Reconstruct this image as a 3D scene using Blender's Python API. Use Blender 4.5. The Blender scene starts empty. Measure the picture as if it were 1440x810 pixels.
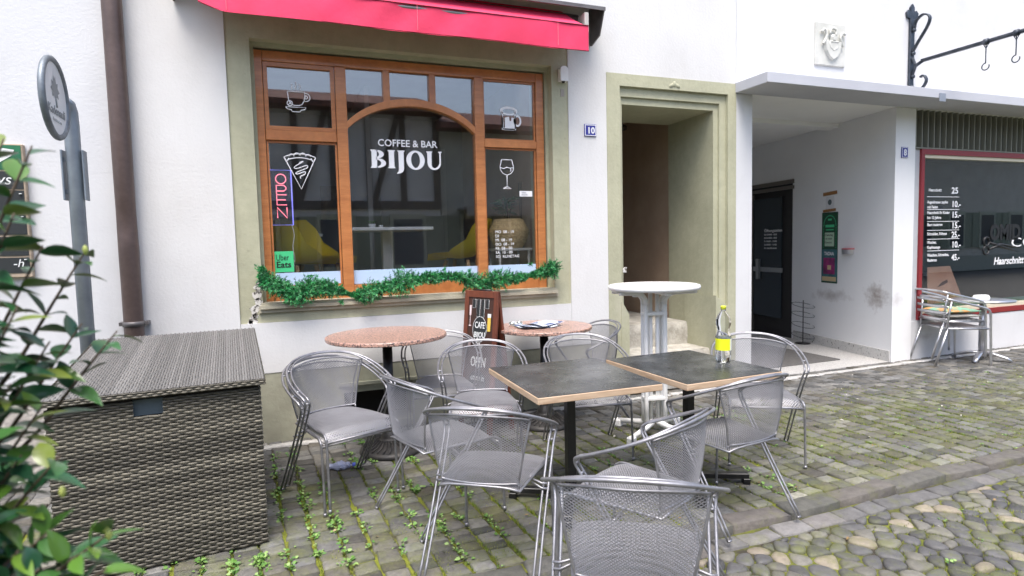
import bpy, math, random
from mathutils import Vector, Matrix
random.seed(11)
PI = math.pi
sc = bpy.context.scene
COL = sc.collection
WY = 4.97                      # plane of the house fronts

# ------------------------------------------------------------ survey helpers
CAMH = 1.5
_yaw, _pit, _rol = math.radians(21), math.radians(-4.13), math.radians(-1.37)
_f = Vector((math.sin(_yaw)*math.cos(_pit), math.cos(_yaw)*math.cos(_pit), math.sin(_pit)))
_r0 = Vector((math.cos(_yaw), -math.sin(_yaw), 0)); _u0 = _r0.cross(_f)
_r = _r0*math.cos(_rol)+_u0*math.sin(_rol); _u = -_r0*math.sin(_rol)+_u0*math.cos(_rol)
FPX = 845.0
def W(x, y, D=WY):
    """point of the vertical plane at distance D seen in the photo at (x, y)"""
    d = _r*((x-720)/FPX)-_u*((y-405)/FPX)+_f
    return d*(D/d.y)+Vector((0, 0, CAMH))
def G(x, y, z=0.0):
    d = _r*((x-720)/FPX)-_u*((y-405)/FPX)+_f
    return d*((z-CAMH)/d.z)+Vector((0, 0, CAMH))

# ------------------------------------------------------------ materials
MATS = {}
def mat(name, c=(.5, .5, .5), rough=.6, metal=0., c2=None, scale=4., contrast=(.35, .65), bump=0., bscale=60., vcol=False,
        spec=.5, coat=0., fine=None, emit=None, estr=1., trans=0., alpha=1., stretch=None, rvar=0., subs=0.):
    if name in MATS: return MATS[name]
    m = bpy.data.materials.new(name); m.use_nodes = True
    nt = m.node_tree; N = nt.nodes; L = nt.links
    b = N['Principled BSDF']
    b.inputs['Roughness'].default_value = rough
    b.inputs['Metallic'].default_value = metal
    b.inputs['Specular IOR Level'].default_value = spec
    b.inputs['Coat Weight'].default_value = coat
    b.inputs['Transmission Weight'].default_value = trans
    b.inputs['Alpha'].default_value = alpha
    b.inputs['Subsurface Weight'].default_value = subs
    tc = N.new('ShaderNodeTexCoord'); mp = N.new('ShaderNodeMapping'); L.new(tc.outputs['Object'], mp.inputs[0])
    if stretch: mp.inputs['Scale'].default_value = stretch
    col = None
    if vcol:
        a = N.new('ShaderNodeAttribute'); a.attribute_name = 'Col'; col = a.outputs['Color']
    else:
        rgb = N.new('ShaderNodeRGB'); rgb.outputs[0].default_value = (*c, 1); col = rgb.outputs[0]
    def noise(s, d=5., ro=.6):
        n = N.new('ShaderNodeTexNoise'); n.inputs['Scale'].default_value = s; n.inputs['Detail'].default_value = d
        n.inputs['Roughness'].default_value = ro; L.new(mp.outputs[0], n.inputs['Vector']); return n
    if c2 is not None:
        n = noise(scale); r = N.new('ShaderNodeMapRange'); r.inputs[1].default_value = contrast[0]; r.inputs[2].default_value = contrast[1]
        L.new(n.outputs[0], r.inputs[0])
        mx = N.new('ShaderNodeMix'); mx.data_type = 'RGBA'; L.new(r.outputs[0], mx.inputs[0]); L.new(col, mx.inputs[6])
        mx.inputs[7].default_value = (*c2, 1); col = mx.outputs[2]
    if fine:
        n = noise(fine[0], 3.); r = N.new('ShaderNodeMapRange'); r.inputs[1].default_value = .3; r.inputs[2].default_value = .7
        r.inputs[3].default_value = 1-fine[1]; r.inputs[4].default_value = 1+fine[1]; L.new(n.outputs[0], r.inputs[0])
        mx = N.new('ShaderNodeVectorMath'); mx.operation = 'SCALE'; L.new(col, mx.inputs[0]); L.new(r.outputs[0], mx.inputs['Scale']); col = mx.outputs[0]
    L.new(col, b.inputs['Base Color'])
    if rvar:
        n = noise(scale*1.7); r = N.new('ShaderNodeMapRange'); r.inputs[3].default_value = rough-rvar; r.inputs[4].default_value = rough+rvar
        L.new(n.outputs[0], r.inputs[0]); L.new(r.outputs[0], b.inputs['Roughness'])
    if bump:
        n = noise(bscale, 6.); bp = N.new('ShaderNodeBump'); bp.inputs['Strength'].default_value = bump; bp.inputs['Distance'].default_value = .01
        L.new(n.outputs[0], bp.inputs['Height']); L.new(bp.outputs[0], b.inputs['Normal'])
    if emit:
        b.inputs['Emission Color'].default_value = (*emit, 1); b.inputs['Emission Strength'].default_value = estr
    MATS[name] = m
    return m
def spots(m, lst, dark=(.2, .17, .15), org=(0, 0, 0)):
    """stains with their own place on a wall: (centre, radii, strength)"""
    nt = m.node_tree; N = nt.nodes; L = nt.links; b = N['Principled BSDF']
    tc = N.new('ShaderNodeTexCoord')
    for (cx, cy, cz), (rx, ry, rz), st in lst:
        cx -= org[0]; cy -= org[1]; cz -= org[2]
        mp = N.new('ShaderNodeMapping'); mp.vector_type = 'POINT'
        mp.inputs['Location'].default_value = (-cx/rx, -cy/ry, -cz/rz); mp.inputs['Scale'].default_value = (1/rx, 1/ry, 1/rz)
        L.new(tc.outputs['Object'], mp.inputs[0])
        ln = N.new('ShaderNodeVectorMath'); ln.operation = 'LENGTH'; L.new(mp.outputs[0], ln.inputs[0])
        n = N.new('ShaderNodeTexNoise'); n.inputs['Scale'].default_value = 9; n.inputs['Detail'].default_value = 8; n.inputs['Roughness'].default_value = .7
        L.new(tc.outputs['Object'], n.inputs['Vector'])
        ad = N.new('ShaderNodeMath'); ad.operation = 'MULTIPLY_ADD'; L.new(n.outputs[0], ad.inputs[0]); ad.inputs[1].default_value = 2.2; L.new(ln.outputs['Value'], ad.inputs[2])
        r = N.new('ShaderNodeMapRange'); r.inputs[1].default_value = 2.0; r.inputs[2].default_value = 1.1; r.inputs[3].default_value = 0; r.inputs[4].default_value = st
        L.new(ad.outputs[0], r.inputs[0])
        mx = N.new('ShaderNodeMix'); mx.data_type = 'RGBA'; L.new(r.outputs[0], mx.inputs[0])
        src = b.inputs['Base Color'].links[0].from_socket; L.new(src, mx.inputs[6]); mx.inputs[7].default_value = (*dark, 1)
        L.new(mx.outputs[2], b.inputs['Base Color'])
    return m
def glassmat(name, ior=1.5, tint=(1, 1, 1), gain=1.):
    m = bpy.data.materials.new(name); m.use_nodes = True; nt = m.node_tree; N = nt.nodes; L = nt.links
    N.remove(N['Principled BSDF']); o = N['Material Output']
    t = N.new('ShaderNodeBsdfTransparent'); t.inputs[0].default_value = (*tint, 1)
    g = N.new('ShaderNodeBsdfGlossy'); g.inputs['Roughness'].default_value = .012
    n = N.new('ShaderNodeTexNoise'); n.inputs['Scale'].default_value = 1.3
    bp = N.new('ShaderNodeBump'); bp.inputs['Strength'].default_value = .05; bp.inputs['Distance'].default_value = .02
    L.new(n.outputs[0], bp.inputs['Height']); L.new(bp.outputs[0], g.inputs['Normal'])
    f = N.new('ShaderNodeFresnel'); ge = N.new('ShaderNodeNewGeometry'); io = N.new('ShaderNodeMix'); io.data_type = 'FLOAT'; io.inputs[2].default_value = ior; io.inputs[3].default_value = 1/ior; L.new(ge.outputs['Backfacing'], io.inputs[0]); L.new(io.outputs[0], f.inputs['IOR'])
    mu = N.new('ShaderNodeMath'); mu.operation = 'MULTIPLY'; mu.inputs[1].default_value = gain; mu.use_clamp = True; L.new(f.outputs[0], mu.inputs[0])
    mx = N.new('ShaderNodeMixShader'); L.new(mu.outputs[0], mx.inputs[0]); L.new(t.outputs[0], mx.inputs[1]); L.new(g.outputs[0], mx.inputs[2])
    L.new(mx.outputs[0], o.inputs[0]); return m

M_wallA = mat('cool white render', (.63, .635, .65), .9, c2=(.55, .555, .575), scale=1.1, contrast=(.45, .75), bump=.25, bscale=45)
M_wallB = mat('white render', (.66, .655, .645), .9, c2=(.575, .565, .55), scale=.9, contrast=(.45, .8), bump=.25, bscale=45)
def streaks(m, amt, tone=(.42, .40, .37)):
    """rain streaks and patchy grime of old render"""
    nt = m.node_tree; N = nt.nodes; L = nt.links; b = N['Principled BSDF']; tc = N.new('ShaderNodeTexCoord')
    src = b.inputs['Base Color'].links[0].from_socket
    for sc3, sz, lo, hi, a in (((5, 5, .5), 2.0, .52, .80, amt*.6), ((1, 1, 1), 2.6, .50, .85, amt*1.1), ((1, 1, 1), 26, .60, .74, amt*.9)):
        mp = N.new('ShaderNodeMapping'); mp.inputs['Scale'].default_value = sc3; L.new(tc.outputs['Object'], mp.inputs[0])
        n = N.new('ShaderNodeTexNoise'); n.inputs['Scale'].default_value = sz; n.inputs['Detail'].default_value = 8; n.inputs['Roughness'].default_value = .65; L.new(mp.outputs[0], n.inputs['Vector'])
        r = N.new('ShaderNodeMapRange'); r.inputs[1].default_value = lo; r.inputs[2].default_value = hi; r.inputs[4].default_value = a; L.new(n.outputs[0], r.inputs[0])
        mx = N.new('ShaderNodeMix'); mx.data_type = 'RGBA'; L.new(r.outputs[0], mx.inputs[0]); L.new(src, mx.inputs[6]); mx.inputs[7].default_value = (*tone, 1); src = mx.outputs[2]
    L.new(src, b.inputs['Base Color']); return m
streaks(M_wallA, .16); streaks(M_wallB, .18)
M_wallC = spots(mat('smooth white render', (.66, .66, .665), .85, c2=(.60, .60, .61), scale=1.3, contrast=(.45, .8), bump=.12, bscale=50),
                [((6.74, 5.22, .76), (.5, .22, .2), .85), ((6.9, 6.0, .72), (.5, .5, .10), .5), ((6.78, 4.97, .74), (.16, .1, .12), .3), ((7.3, 4.97, .26), (.16, .1, .06), .35)], (.25, .2, .17), (6.74, WY, 0))
M_green = spots(mat('sage green masonry paint', (.43, .425, .30), .8, c2=(.36, .355, .245), scale=2.2, contrast=(.4, .75), bump=.3, bscale=35, fine=(14, .05)),
                [((4.3, 5.0, .55), (.25, .4, .5), .25), ((3.0, 4.97, .9), (.12, .2, .3), .3)], (.5, .47, .38), (1.3, WY, 0))
M_wallR = spots(mat('lightened recess render', (.80, .80, .80), .85, c2=(.74, .74, .745), scale=1.3, contrast=(.45, .8), bump=.12, bscale=50),  # same white render in a lighter tone, standing in for brighter light there
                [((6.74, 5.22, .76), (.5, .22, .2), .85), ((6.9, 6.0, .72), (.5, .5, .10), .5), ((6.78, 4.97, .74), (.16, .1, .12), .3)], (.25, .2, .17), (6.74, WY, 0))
streaks(M_green, .35, (.22, .21, .15)); streaks(M_wallC, .14)
M_plinth = mat('grey green plinth paint', (.36, .36, .27), .85, c2=(.27, .26, .20), scale=1.6, contrast=(.35, .7), bump=.35, bscale=30, fine=(6, .12))
M_rough = mat('pitted grey render', (.50, .47, .43), .95, c2=(.36, .33, .30), scale=9, contrast=(.45, .65), bump=.9, bscale=40, fine=(60, .12))
M_wood = mat('orange stained wood', (.54, .215, .07), .38, c2=(.38, .13, .04), scale=3, contrast=(.3, .75), stretch=(1, 1, 9), bump=.08, bscale=30, fine=(20, .10), coat=.3)
M_woodh = mat('orange stained wood, level grain', (.54, .215, .07), .38, c2=(.38, .13, .04), scale=3, contrast=(.3, .75), stretch=(1, 1, 1), bump=.08, bscale=30, fine=(20, .10), coat=.3)
M_sill = mat('weathered beige sill', (.44, .41, .31), .8, c2=(.36, .33, .24), scale=6, bump=.4, bscale=50)
M_pink = mat('raspberry awning cloth', (.80, .045, .13), .75, c2=(.68, .035, .10), scale=1.5, contrast=(.4, .6), bump=.5, bscale=7)
M_piping = mat('dark red awning seam', (.22, .01, .03), .8)
M_hood = mat('brown grey sheet metal', (.16, .15, .145), .45, .3, c2=(.11, .10, .10), scale=5)
M_pipe = mat('weathered brown copper', (.125, .088, .078), .42, .4, c2=(.09, .064, .056), scale=4, contrast=(.4, .7), bump=.15, bscale=12, fine=(30, .08))
M_stone = spots(mat('grey sandstone step', (.45, .43, .38), .9, c2=(.30, .28, .24), scale=7, contrast=(.4, .65), bump=1., bscale=22, fine=(50, .12)), [])
M_brown = mat('brown passage plaster', (.42, .31, .22), .9, c2=(.34, .24, .17), scale=2)
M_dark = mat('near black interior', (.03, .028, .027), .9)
M_int = mat('grey interior paint', (.34, .34, .34), .9, c2=(.26, .26, .26), scale=2)
M_intl = mat('light grey interior paint', (.45, .445, .44), .9)
M_canopy = mat('pale grey canopy paint', (.50, .51, .55), .7, c2=(.44, .45, .49), scale=1.2)
M_soffit = mat('white soffit paint', (.84, .84, .83), .85, c2=(.79, .79, .78), scale=1.2)
M_terr = mat('speckled terrazzo', (.55, .54, .52), .6, c2=(.10, .095, .09), scale=38, contrast=(.60, .64), fine=(90, .15))
M_mat = mat('dark entrance mat', (.13, .125, .12), .95, c2=(.10, .095, .09), scale=40, bump=.6, bscale=200)
M_steel = mat('galvanised wire', (.36, .36, .385), .42, .7, c2=(.21, .21, .225), scale=18, contrast=(.35, .7), rvar=.12)
M_mesh = mat('grey coated expanded metal', (.34, .34, .365), .5, .4, c2=(.27, .27, .29), scale=6)
M_black = mat('black painted steel', (.012, .012, .013), .35, c2=(.03, .03, .03), scale=12, contrast=(.55, .75))
M_cast = mat('black cast iron', (.03, .03, .032), .5, .3, c2=(.07, .065, .06), scale=9, bump=.3, bscale=60)
M_ctop = mat('worn charcoal table laminate', (.036, .039, .041), .27, c2=(.12, .125, .125), scale=3.4, contrast=(.45, .75), bump=.15, bscale=120, fine=(35, .2), rvar=.13)
M_edge = mat('pale wooden edge band', (.56, .42, .29), .6, c2=(.42, .29, .19), scale=8, stretch=(1, 1, 6))
M_granite = mat('pink speckled granite', (.46, .28, .22), .28, c2=(.10, .075, .07), scale=70, contrast=(.50, .56), fine=(110, .45))
M_white = mat('white lacquer', (.80, .80, .79), .35, c2=(.72, .71, .69), scale=5, contrast=(.5, .8))
M_wicker = mat('grey brown wicker', vcol=True, rough=.55, fine=(60, .12))
M_wicker_in = mat('wicker core', (.035, .03, .025), .9)
M_handle = mat('blue grey handle recess', (.09, .125, .15), .5)
M_galv = mat('dull galvanised steel', (.30, .34, .38), .5, .55, c2=(.22, .25, .29), scale=7, contrast=(.35, .7), bump=.1, bscale=30)
M_signw = mat('white sign face', (.74, .76, .78), .4, c2=(.66, .68, .7), scale=5)
M_signg = mat('faded grey print', (.24, .26, .27), .6)
M_deco = mat('white window film', (.86, .86, .87), .6)
M_iron = mat('blue black wrought iron', (.04, .05, .065), .42, .5, c2=(.09, .10, .12), scale=14, contrast=(.4, .7), bump=.3, bscale=50)
M_redf = mat('dark red window frame', (.25, .022, .028), .4)
M_cream = mat('cream frame strip', (.66, .60, .46), .5)
M_blue = mat('blue enamel', (.045, .05, .26), .25)
M_yellow = mat('yellow shell plastic', (.72, .60, .04), .38)
M_frost = mat('pale blue privacy film', (.48, .62, .82), .5)
M_alu = mat('brushed aluminium', (.62, .62, .64), .3, .85, c2=(.5, .5, .52), scale=10)
M_glass = glassmat('window glass', 1.5, (.98, .985, .985), 3.3)
M_glass2 = glassmat('shop window glass', 1.5, (.9, .93, .92), 2.6)
M_leaf = mat('glossy dark leaf', vcol=True, rough=.32, coat=.25)
M_weed = mat('weed leaf', vcol=True, rough=.6)
M_bark = mat('grey brown bark', (.12, .085, .06), .8, c2=(.07, .05, .035), scale=20)
M_pine = mat('garland needles', vcol=True, rough=.5)
M_set = mat('granite setts', vcol=True, rough=.78, bump=.8, bscale=55, fine=(30, .22), rvar=.12, scale=10)
M_cob = mat('river cobbles', vcol=True, rough=.62, bump=.5, bscale=40, fine=(24, .18), rvar=.15, scale=8)
M_kerb = mat('kerb stone', vcol=True, rough=.85, bump=.9, bscale=30, fine=(18, .2))

# ------------------------------------------------------------ mesh collector
class MB:
    def __init__(s): s.v = []; s.f = []; s.c = []; s.sm = []
    def add(s, vs, fs, col=None, smooth=False):
        o = len(s.v); s.v += [tuple(p) for p in vs]
        for f in fs: s.f.append(tuple(i+o for i in f)); s.c.append(col); s.sm.append(smooth)
        return s
    def box(s, x0, x1, y0, y1, z0, z1, col=None, M=None):
        vs = [Vector(p) for p in ((x0, y0, z0), (x1, y0, z0), (x1, y1, z0), (x0, y1, z0), (x0, y0, z1), (x1, y0, z1), (x1, y1, z1), (x0, y1, z1))]
        if M: vs = [M @ p for p in vs]
        return s.add(vs, [(0, 3, 2, 1), (4, 5, 6, 7), (0, 1, 5, 4), (1, 2, 6, 5), (2, 3, 7, 6), (3, 0, 4, 7)], col)
    def bbox(s, x0, x1, y0, y1, z0, z1, b=.004, col=None, M=None):
        """box with bevelled edges"""
        vs = []
        X = (x0, x1); Y = (y0, y1); Z = (z0, z1); idx = {}
        for i in (0, 1):
            for j in (0, 1):
                for k in (0, 1):
                    p = (X[i], Y[j], Z[k]); sg = (1-2*i, 1-2*j, 1-2*k)
                    for a in range(3):
                        q = [p[n]+(0 if n == a else sg[n]*b) for n in range(3)]
                        idx[(i, j, k, a)] = len(vs); vs.append(Vector(q))
        if M: vs = [M @ p for p in vs]
        F = []
        def q(*k): F.append(tuple(idx[t] for t in k))
        for a in range(3):
            for e in (0, 1):
                o = [n for n in range(3) if n != a]
                ks = []
                for (u, w) in ((0, 0), (1, 0), (1, 1), (0, 1)):
                    t = [0, 0, 0]; t[a] = e; t[o[0]] = u; t[o[1]] = w; ks.append((*t, a))
                q(*ks)
        for a in range(3):
            o = [n for n in range(3) if n != a]
            for u in (0, 1):
                for w in (0, 1):
                    t0 = [0, 0, 0]; t1 = [0, 0, 0]; t0[a] = 0; t1[a] = 1
                    for t in (t0, t1): t[o[0]] = u; t[o[1]] = w
                    q((*t0, o[0]), (*t1, o[0]), (*t1, o[1]), (*t0, o[1]))
        for i in (0, 1):
            for j in (0, 1):
                for k in (0, 1): q((i, j, k, 0), (i, j, k, 1), (i, j, k, 2))
        return s.add(vs, F, col)
    def quad(s, a, b, c, d, col=None): return s.add([a, b, c, d], [(0, 1, 2, 3)], col)
    def tube(s, path, r, seg=8, closed=False, cap=True, col=None, flat=None):
        P = [Vector(p) for p in path]; n = len(P)
        rad = r if isinstance(r, (list, tuple)) else [r]*n
        T = []
        for i in range(n):
            a = P[(i-1) % n] if (closed or i > 0) else P[0]; b = P[(i+1) % n] if (closed or i < n-1) else P[-1]
            t = (b-a); T.append(t.normalized() if t.length > 1e-9 else Vector((0, 0, 1)))
        up = Vector((0, 0, 1)) if abs(T[0].z) < .9 else Vector((1, 0, 0))
        nrm = (up-T[0]*up.dot(T[0])).normalized(); vs = []
        for i in range(n):
            nrm = (nrm-T[i]*nrm.dot(T[i]))
            nrm = nrm.normalized() if nrm.length > 1e-6 else T[i].orthogonal().normalized()
            bn = T[i].cross(nrm)
            for k in range(seg):
                a = 2*PI*(k+.5)/seg
                kx, ky = (1, 1) if not flat else flat
                vs.append(P[i]+nrm*(math.cos(a)*rad[i]*kx)+bn*(math.sin(a)*rad[i]*ky))
        fs = []
        for i in range(n if closed else n-1):
            j = (i+1) % n
            for k in range(seg):
                l = (k+1) % seg; fs.append((i*seg+k, i*seg+l, j*seg+l, j*seg+k))
        if cap and not closed: fs += [tuple(range(seg-1, -1, -1)), tuple((n-1)*seg+k for k in range(seg))]
        return s.add(vs, fs, col, True)
    def lathe(s, prof, c=(0, 0, 0), seg=32, col=None, smooth=True, M=None):
        vs = []; n = len(prof)
        for k in range(seg):
            a = 2*PI*k/seg
            for (r, z) in prof: 
                p = Vector((c[0]+r*math.cos(a), c[1]+r*math.sin(a), c[2]+z)); vs.append(M @ p if M else p)
        fs = []
        for k in range(seg):
            l = (k+1) % seg
            for i in range(n-1): fs.append((k*n+i, l*n+i, l*n+i+1, k*n+i+1))
        if prof[0][0] > 1e-5: fs.append(tuple(k*n for k in reversed(range(seg))))
        if prof[-1][0] > 1e-5: fs.append(tuple(k*n+n-1 for k in range(seg)))
        return s.add(vs, fs, col, smooth)
    def prism(s, poly, z0, z1, M=None, col=None):
        n = len(poly); vs = [Vector((x, y, z0)) for x, y in poly]+[Vector((x, y, z1)) for x, y in poly]
        if M: vs = [M @ p for p in vs]
        fs = [tuple(reversed(range(n))), tuple(range(n, 2*n))]+[(i, (i+1) % n, n+(i+1) % n, n+i) for i in range(n)]
        return s.add(vs, fs, col)
    def mesh(s, name, m):
        me = bpy.data.meshes.new(name); me.from_pydata(s.v, [], s.f)
        me.materials.append(m)
        if any(c is not None for c in s.c):
            a = me.color_attributes.new('Col', 'FLOAT_COLOR', 'CORNER'); buf = []
            for f, c in zip(s.f, s.c):
                c = c or (.3, .3, .3); buf += [c[0], c[1], c[2], 1.]*len(f)
            a.data.foreach_set('color', buf)
        me.polygons.foreach_set('use_smooth', s.sm); me.update(); return me
    def build(s, name, m, parent=None):
        if parent is not None:
            ox, oy, oz = rootloc(parent); s.v = [(x-ox, y-oy, z-oz) for x, y, z in s.v]
        o = bpy.data.objects.new(name, s.mesh(name, m)); COL.objects.link(o)
        if parent is not None: o.parent = parent
        return o
def buildx(s, name, m, parent=None, gap=.004):
    """like build, but pieces that do not touch become objects of their own"""
    n = len(s.v); par = list(range(n))
    def find(a):
        while par[a] != a: par[a] = par[par[a]]; a = par[a]
        return a
    for f in s.f:
        r_ = find(f[0])
        for i in f[1:]: par[find(i)] = r_
    isl = {}
    for fi, f in enumerate(s.f): isl.setdefault(find(f[0]), []).append(fi)
    B = []
    for k, fl in isl.items():
        vs = {i for fi in fl for i in s.f[fi]}
        B.append([[min(s.v[i][a] for i in vs)-gap/2 for a in range(3)], [max(s.v[i][a] for i in vs)+gap/2 for a in range(3)], fl])
    done = False
    while not done:
        done = True
        for i in range(len(B)):
            for j in range(i+1, len(B)):
                if all(B[i][0][a] <= B[j][1][a] and B[j][0][a] <= B[i][1][a] for a in range(3)):
                    B[i] = [[min(B[i][0][a], B[j][0][a]) for a in range(3)], [max(B[i][1][a], B[j][1][a]) for a in range(3)], B[i][2]+B[j][2]]
                    B.pop(j); done = False; break
            if not done: break
    first = None
    for b_ in B:
        t = MB(); mp = {}
        for fi in b_[2]:
            for i in s.f[fi]:
                if i not in mp: mp[i] = len(t.v); t.v.append(s.v[i])
            t.f.append(tuple(mp[i] for i in s.f[fi])); t.c.append(s.c[fi]); t.sm.append(s.sm[fi])
        o = t.build(name, m, parent); first = first or o
    return first
MB.buildx = buildx
def rootloc(o):
    while o.parent is not None: o = o.parent
    return o.location
def tag(o, label=None, cat=None, group=None, kind=None):
    if label: o['label'] = label
    if cat: o['category'] = cat
    if group: o['group'] = group
    if kind: o['kind'] = kind
    return o
def thing(name, label, cat, loc=(0, 0, 0), rz=0, group=None):
    o = bpy.data.objects.new(name, None); COL.objects.link(o); o.location = loc; o.rotation_euler = (0, 0, rz)
    o.empty_display_size = .1
    return tag(o, label, cat, group)
def at(bm, origin):
    """shift world-coordinate vertices to an origin"""
    ox, oy, oz = origin; bm.v = [(x-ox, y-oy, z-oz) for x, y, z in bm.v]; return bm
def kids(o): return [c for c in bpy.data.objects if c.parent == o]
def copy_tree(o, parent=None):
    c = o.copy(); COL.objects.link(c); c.parent = parent
    for ch in kids(o): copy_tree(ch, c)
    return c
def lerp(a, b, t): return a+(b-a)*t
def catmull(P, n=6, closed=False):
    P = [Vector(p) for p in P]; out = []; m = len(P)
    for i in range(m if closed else m-1):
        if closed: p0, p1, p2, p3 = P[i-1], P[i], P[(i+1) % m], P[(i+2) % m]
        else: p0, p1, p2, p3 = P[max(i-1, 0)], P[i], P[i+1], P[min(i+2, m-1)]
        for k in range(n):
            t = k/n; out.append(.5*((2*p1)+(p2-p0)*t+(2*p0-5*p1+4*p2-p3)*t*t+(3*p1-p0-3*p2+p3)*t**3))
    if not closed: out.append(P[-1])
    return out
# text turned into a mesh lying in a plane through o, spanned by ax (right) and up
def text(s, o, size, name, m, parent, ax=(1, 0, 0), up=(0, 0, 1), width=None, align='LEFT', bold=0., depth=.0006, shear=0., squash=1.):
    cu = bpy.data.curves.new('t', 'FONT'); cu.body = s; cu.size = size; cu.align_x = align; cu.offset = bold; cu.extrude = depth; cu.shear = shear
    cu.resolution_u = 3
    ob = bpy.data.objects.new('t', cu); COL.objects.link(ob)
    bpy.context.view_layer.update()
    me = bpy.data.meshes.new_from_object(ob.evaluated_get(bpy.context.evaluated_depsgraph_get()))
    bpy.data.objects.remove(ob); bpy.data.curves.remove(cu)
    xs = [v.co.x for v in me.vertices]; k = squash
    if width and xs: k = width/max(1e-6, max(xs)-min(xs))
    ax = Vector(ax).normalized(); up = Vector(up).normalized(); nn = ax.cross(up)
    for v in me.vertices:
        x, y, z = v.co; v.co = Vector(o)+ax*(x*k)+up*y+nn*z
    if parent:
        rl = Vector(rootloc(parent))
        for v in me.vertices: v.co -= rl
    me.materials.clear(); me.materials.append(m); me.name = name
    b = bpy.data.objects.new(name, me); COL.objects.link(b)
    if parent: b.parent = parent
    return b
def strokes(paths, r, o, k, name, m, parent, ax=(1, 0, 0), up=(0, 0, 1), seg=5):
    bm = MB(); ax = Vector(ax).normalized(); up = Vector(up).normalized(); nn = ax.cross(up)
    for p in paths:
        pts = [Vector(o)+ax*(x*k)+up*(y*k) for x, y in p]
        bm.tube(pts, r, 6)
    # flatten the stroke on to its plane
    vs = []
    for v in bm.v:
        v = Vector(v); d = (v-Vector(o)).dot(nn); vs.append(tuple(v-nn*(d*.75)))
    bm.v = vs
    return bm.build(name, m, parent)
def arc(cx, cy, r, a0, a1, n=12, ry=None):
    ry = ry or r
    return [(cx+r*math.cos(math.radians(a0+(a1-a0)*i/n)), cy+ry*math.sin(math.radians(a0+(a1-a0)*i/n))) for i in range(n+1)]

# ============================================================ GROUND
g = MB(); g.quad((-60, -60, -.14), (80, -60, -.14), (80, 60, -.14), (-60, 60, -.14)); tag(g.build('ground', mat('distant paving', (.12, .115, .105), .9, c2=(.07, .065, .06), scale=6)), kind='structure')
def mossmat(name, thr0, thr1, green=(.085, .105, .012), dirt=(.045, .038, .028), yfade=None):
    m = mat(name, dirt, .95, bump=1., bscale=130)
    nt = m.node_tree; N = nt.nodes; L = nt.links; b = N['Principled BSDF']
    tc = N.new('ShaderNodeTexCoord'); n = N.new('ShaderNodeTexNoise'); n.inputs['Scale'].default_value = 3.2; n.inputs['Detail'].default_value = 6; n.inputs['Roughness'].default_value = .65
    L.new(tc.outputs['Object'], n.inputs['Vector']); src = n.outputs[0]
    if yfade:
        sx = N.new('ShaderNodeSeparateXYZ'); L.new(tc.outputs['Object'], sx.inputs[0])
        r = N.new('ShaderNodeMapRange'); r.inputs[1].default_value = yfade[0]; r.inputs[2].default_value = yfade[1]; r.inputs[3].default_value = 0; r.inputs[4].default_value = -.35
        L.new(sx.outputs[1], r.inputs[0]); ad = N.new('ShaderNodeMath'); L.new(src, ad.inputs[0]); L.new(r.outputs[0], ad.inputs[1]); src = ad.outputs[0]
    r = N.new('ShaderNodeMapRange'); r.inputs[1].default_value = thr0; r.inputs[2].default_value = thr1; L.new(src, r.inputs[0])
    n2 = N.new('ShaderNodeTexNoise'); n2.inputs['Scale'].default_value = 40; L.new(tc.outputs['Object'], n2.inputs['Vector'])
    mg = N.new('ShaderNodeMix'); mg.data_type = 'RGBA'; L.new(n2.outputs[0], mg.inputs[0]); mg.inputs[6].default_value = (*green, 1); mg.inputs[7].default_value = (green[0]*2.3, green[1]*2., green[2]*1.5, 1)
    mx = N.new('ShaderNodeMix'); mx.data_type = 'RGBA'; L.new(r.outputs[0], mx.inputs[0]); mx.inputs[6].default_value = (*dirt, 1); L.new(mg.outputs[2], mx.inputs[7])
    L.new(mx.outputs[2], b.inputs['Base Color']); return m
def mossover(m, lo, hi, yfade):
    """moss and algae film on the stones themselves"""
    nt = m.node_tree; N = nt.nodes; L = nt.links; b = N['Principled BSDF']; src = b.inputs['Base Color'].links[0].from_socket
    tc = N.new('ShaderNodeTexCoord'); n = N.new('ShaderNodeTexNoise'); n.inputs['Scale'].default_value = 4.; n.inputs['Detail'].default_value = 10; n.inputs['Roughness'].default_value = .75
    L.new(tc.outputs['Object'], n.inputs['Vector'])
    sx = N.new('ShaderNodeSeparateXYZ'); L.new(tc.outputs['Object'], sx.inputs[0])
    r = N.new('ShaderNodeMapRange'); r.inputs[1].default_value = yfade[0]; r.inputs[2].default_value = yfade[1]; r.inputs[3].default_value = 0; r.inputs[4].default_value = -.3
    L.new(sx.outputs[1], r.inputs[0]); ad = N.new('ShaderNodeMath'); L.new(n.outputs[0], ad.inputs[0]); L.new(r.outputs[0], ad.inputs[1])
    q = N.new('ShaderNodeMapRange'); q.inputs[1].default_value = lo; q.inputs[2].default_value = hi; q.inputs[4].default_value = .68; L.new(ad.outputs[0], q.inputs[0])
    mx = N.new('ShaderNodeMix'); mx.data_type = 'RGBA'; L.new(q.outputs[0], mx.inputs[0]); L.new(src, mx.inputs[6]); mx.inputs[7].default_value = (.125, .14, .03, 1)
    L.new(mx.outputs[2], b.inputs['Base Color'])
mossover(M_set, .44, .66, (3.9, 4.5)); mossover(M_cob, .48, .66, (9, 10)); mossover(M_kerb, .52, .72, (9, 10))
M_moss = mossmat('mossy joint soil', .34, .56, green=(.105, .13, .014), yfade=(3.9, 4.5))
M_moss2 = mossmat('mossy joint soil of the lane', .40, .60, green=(.085, .105, .014))
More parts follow.
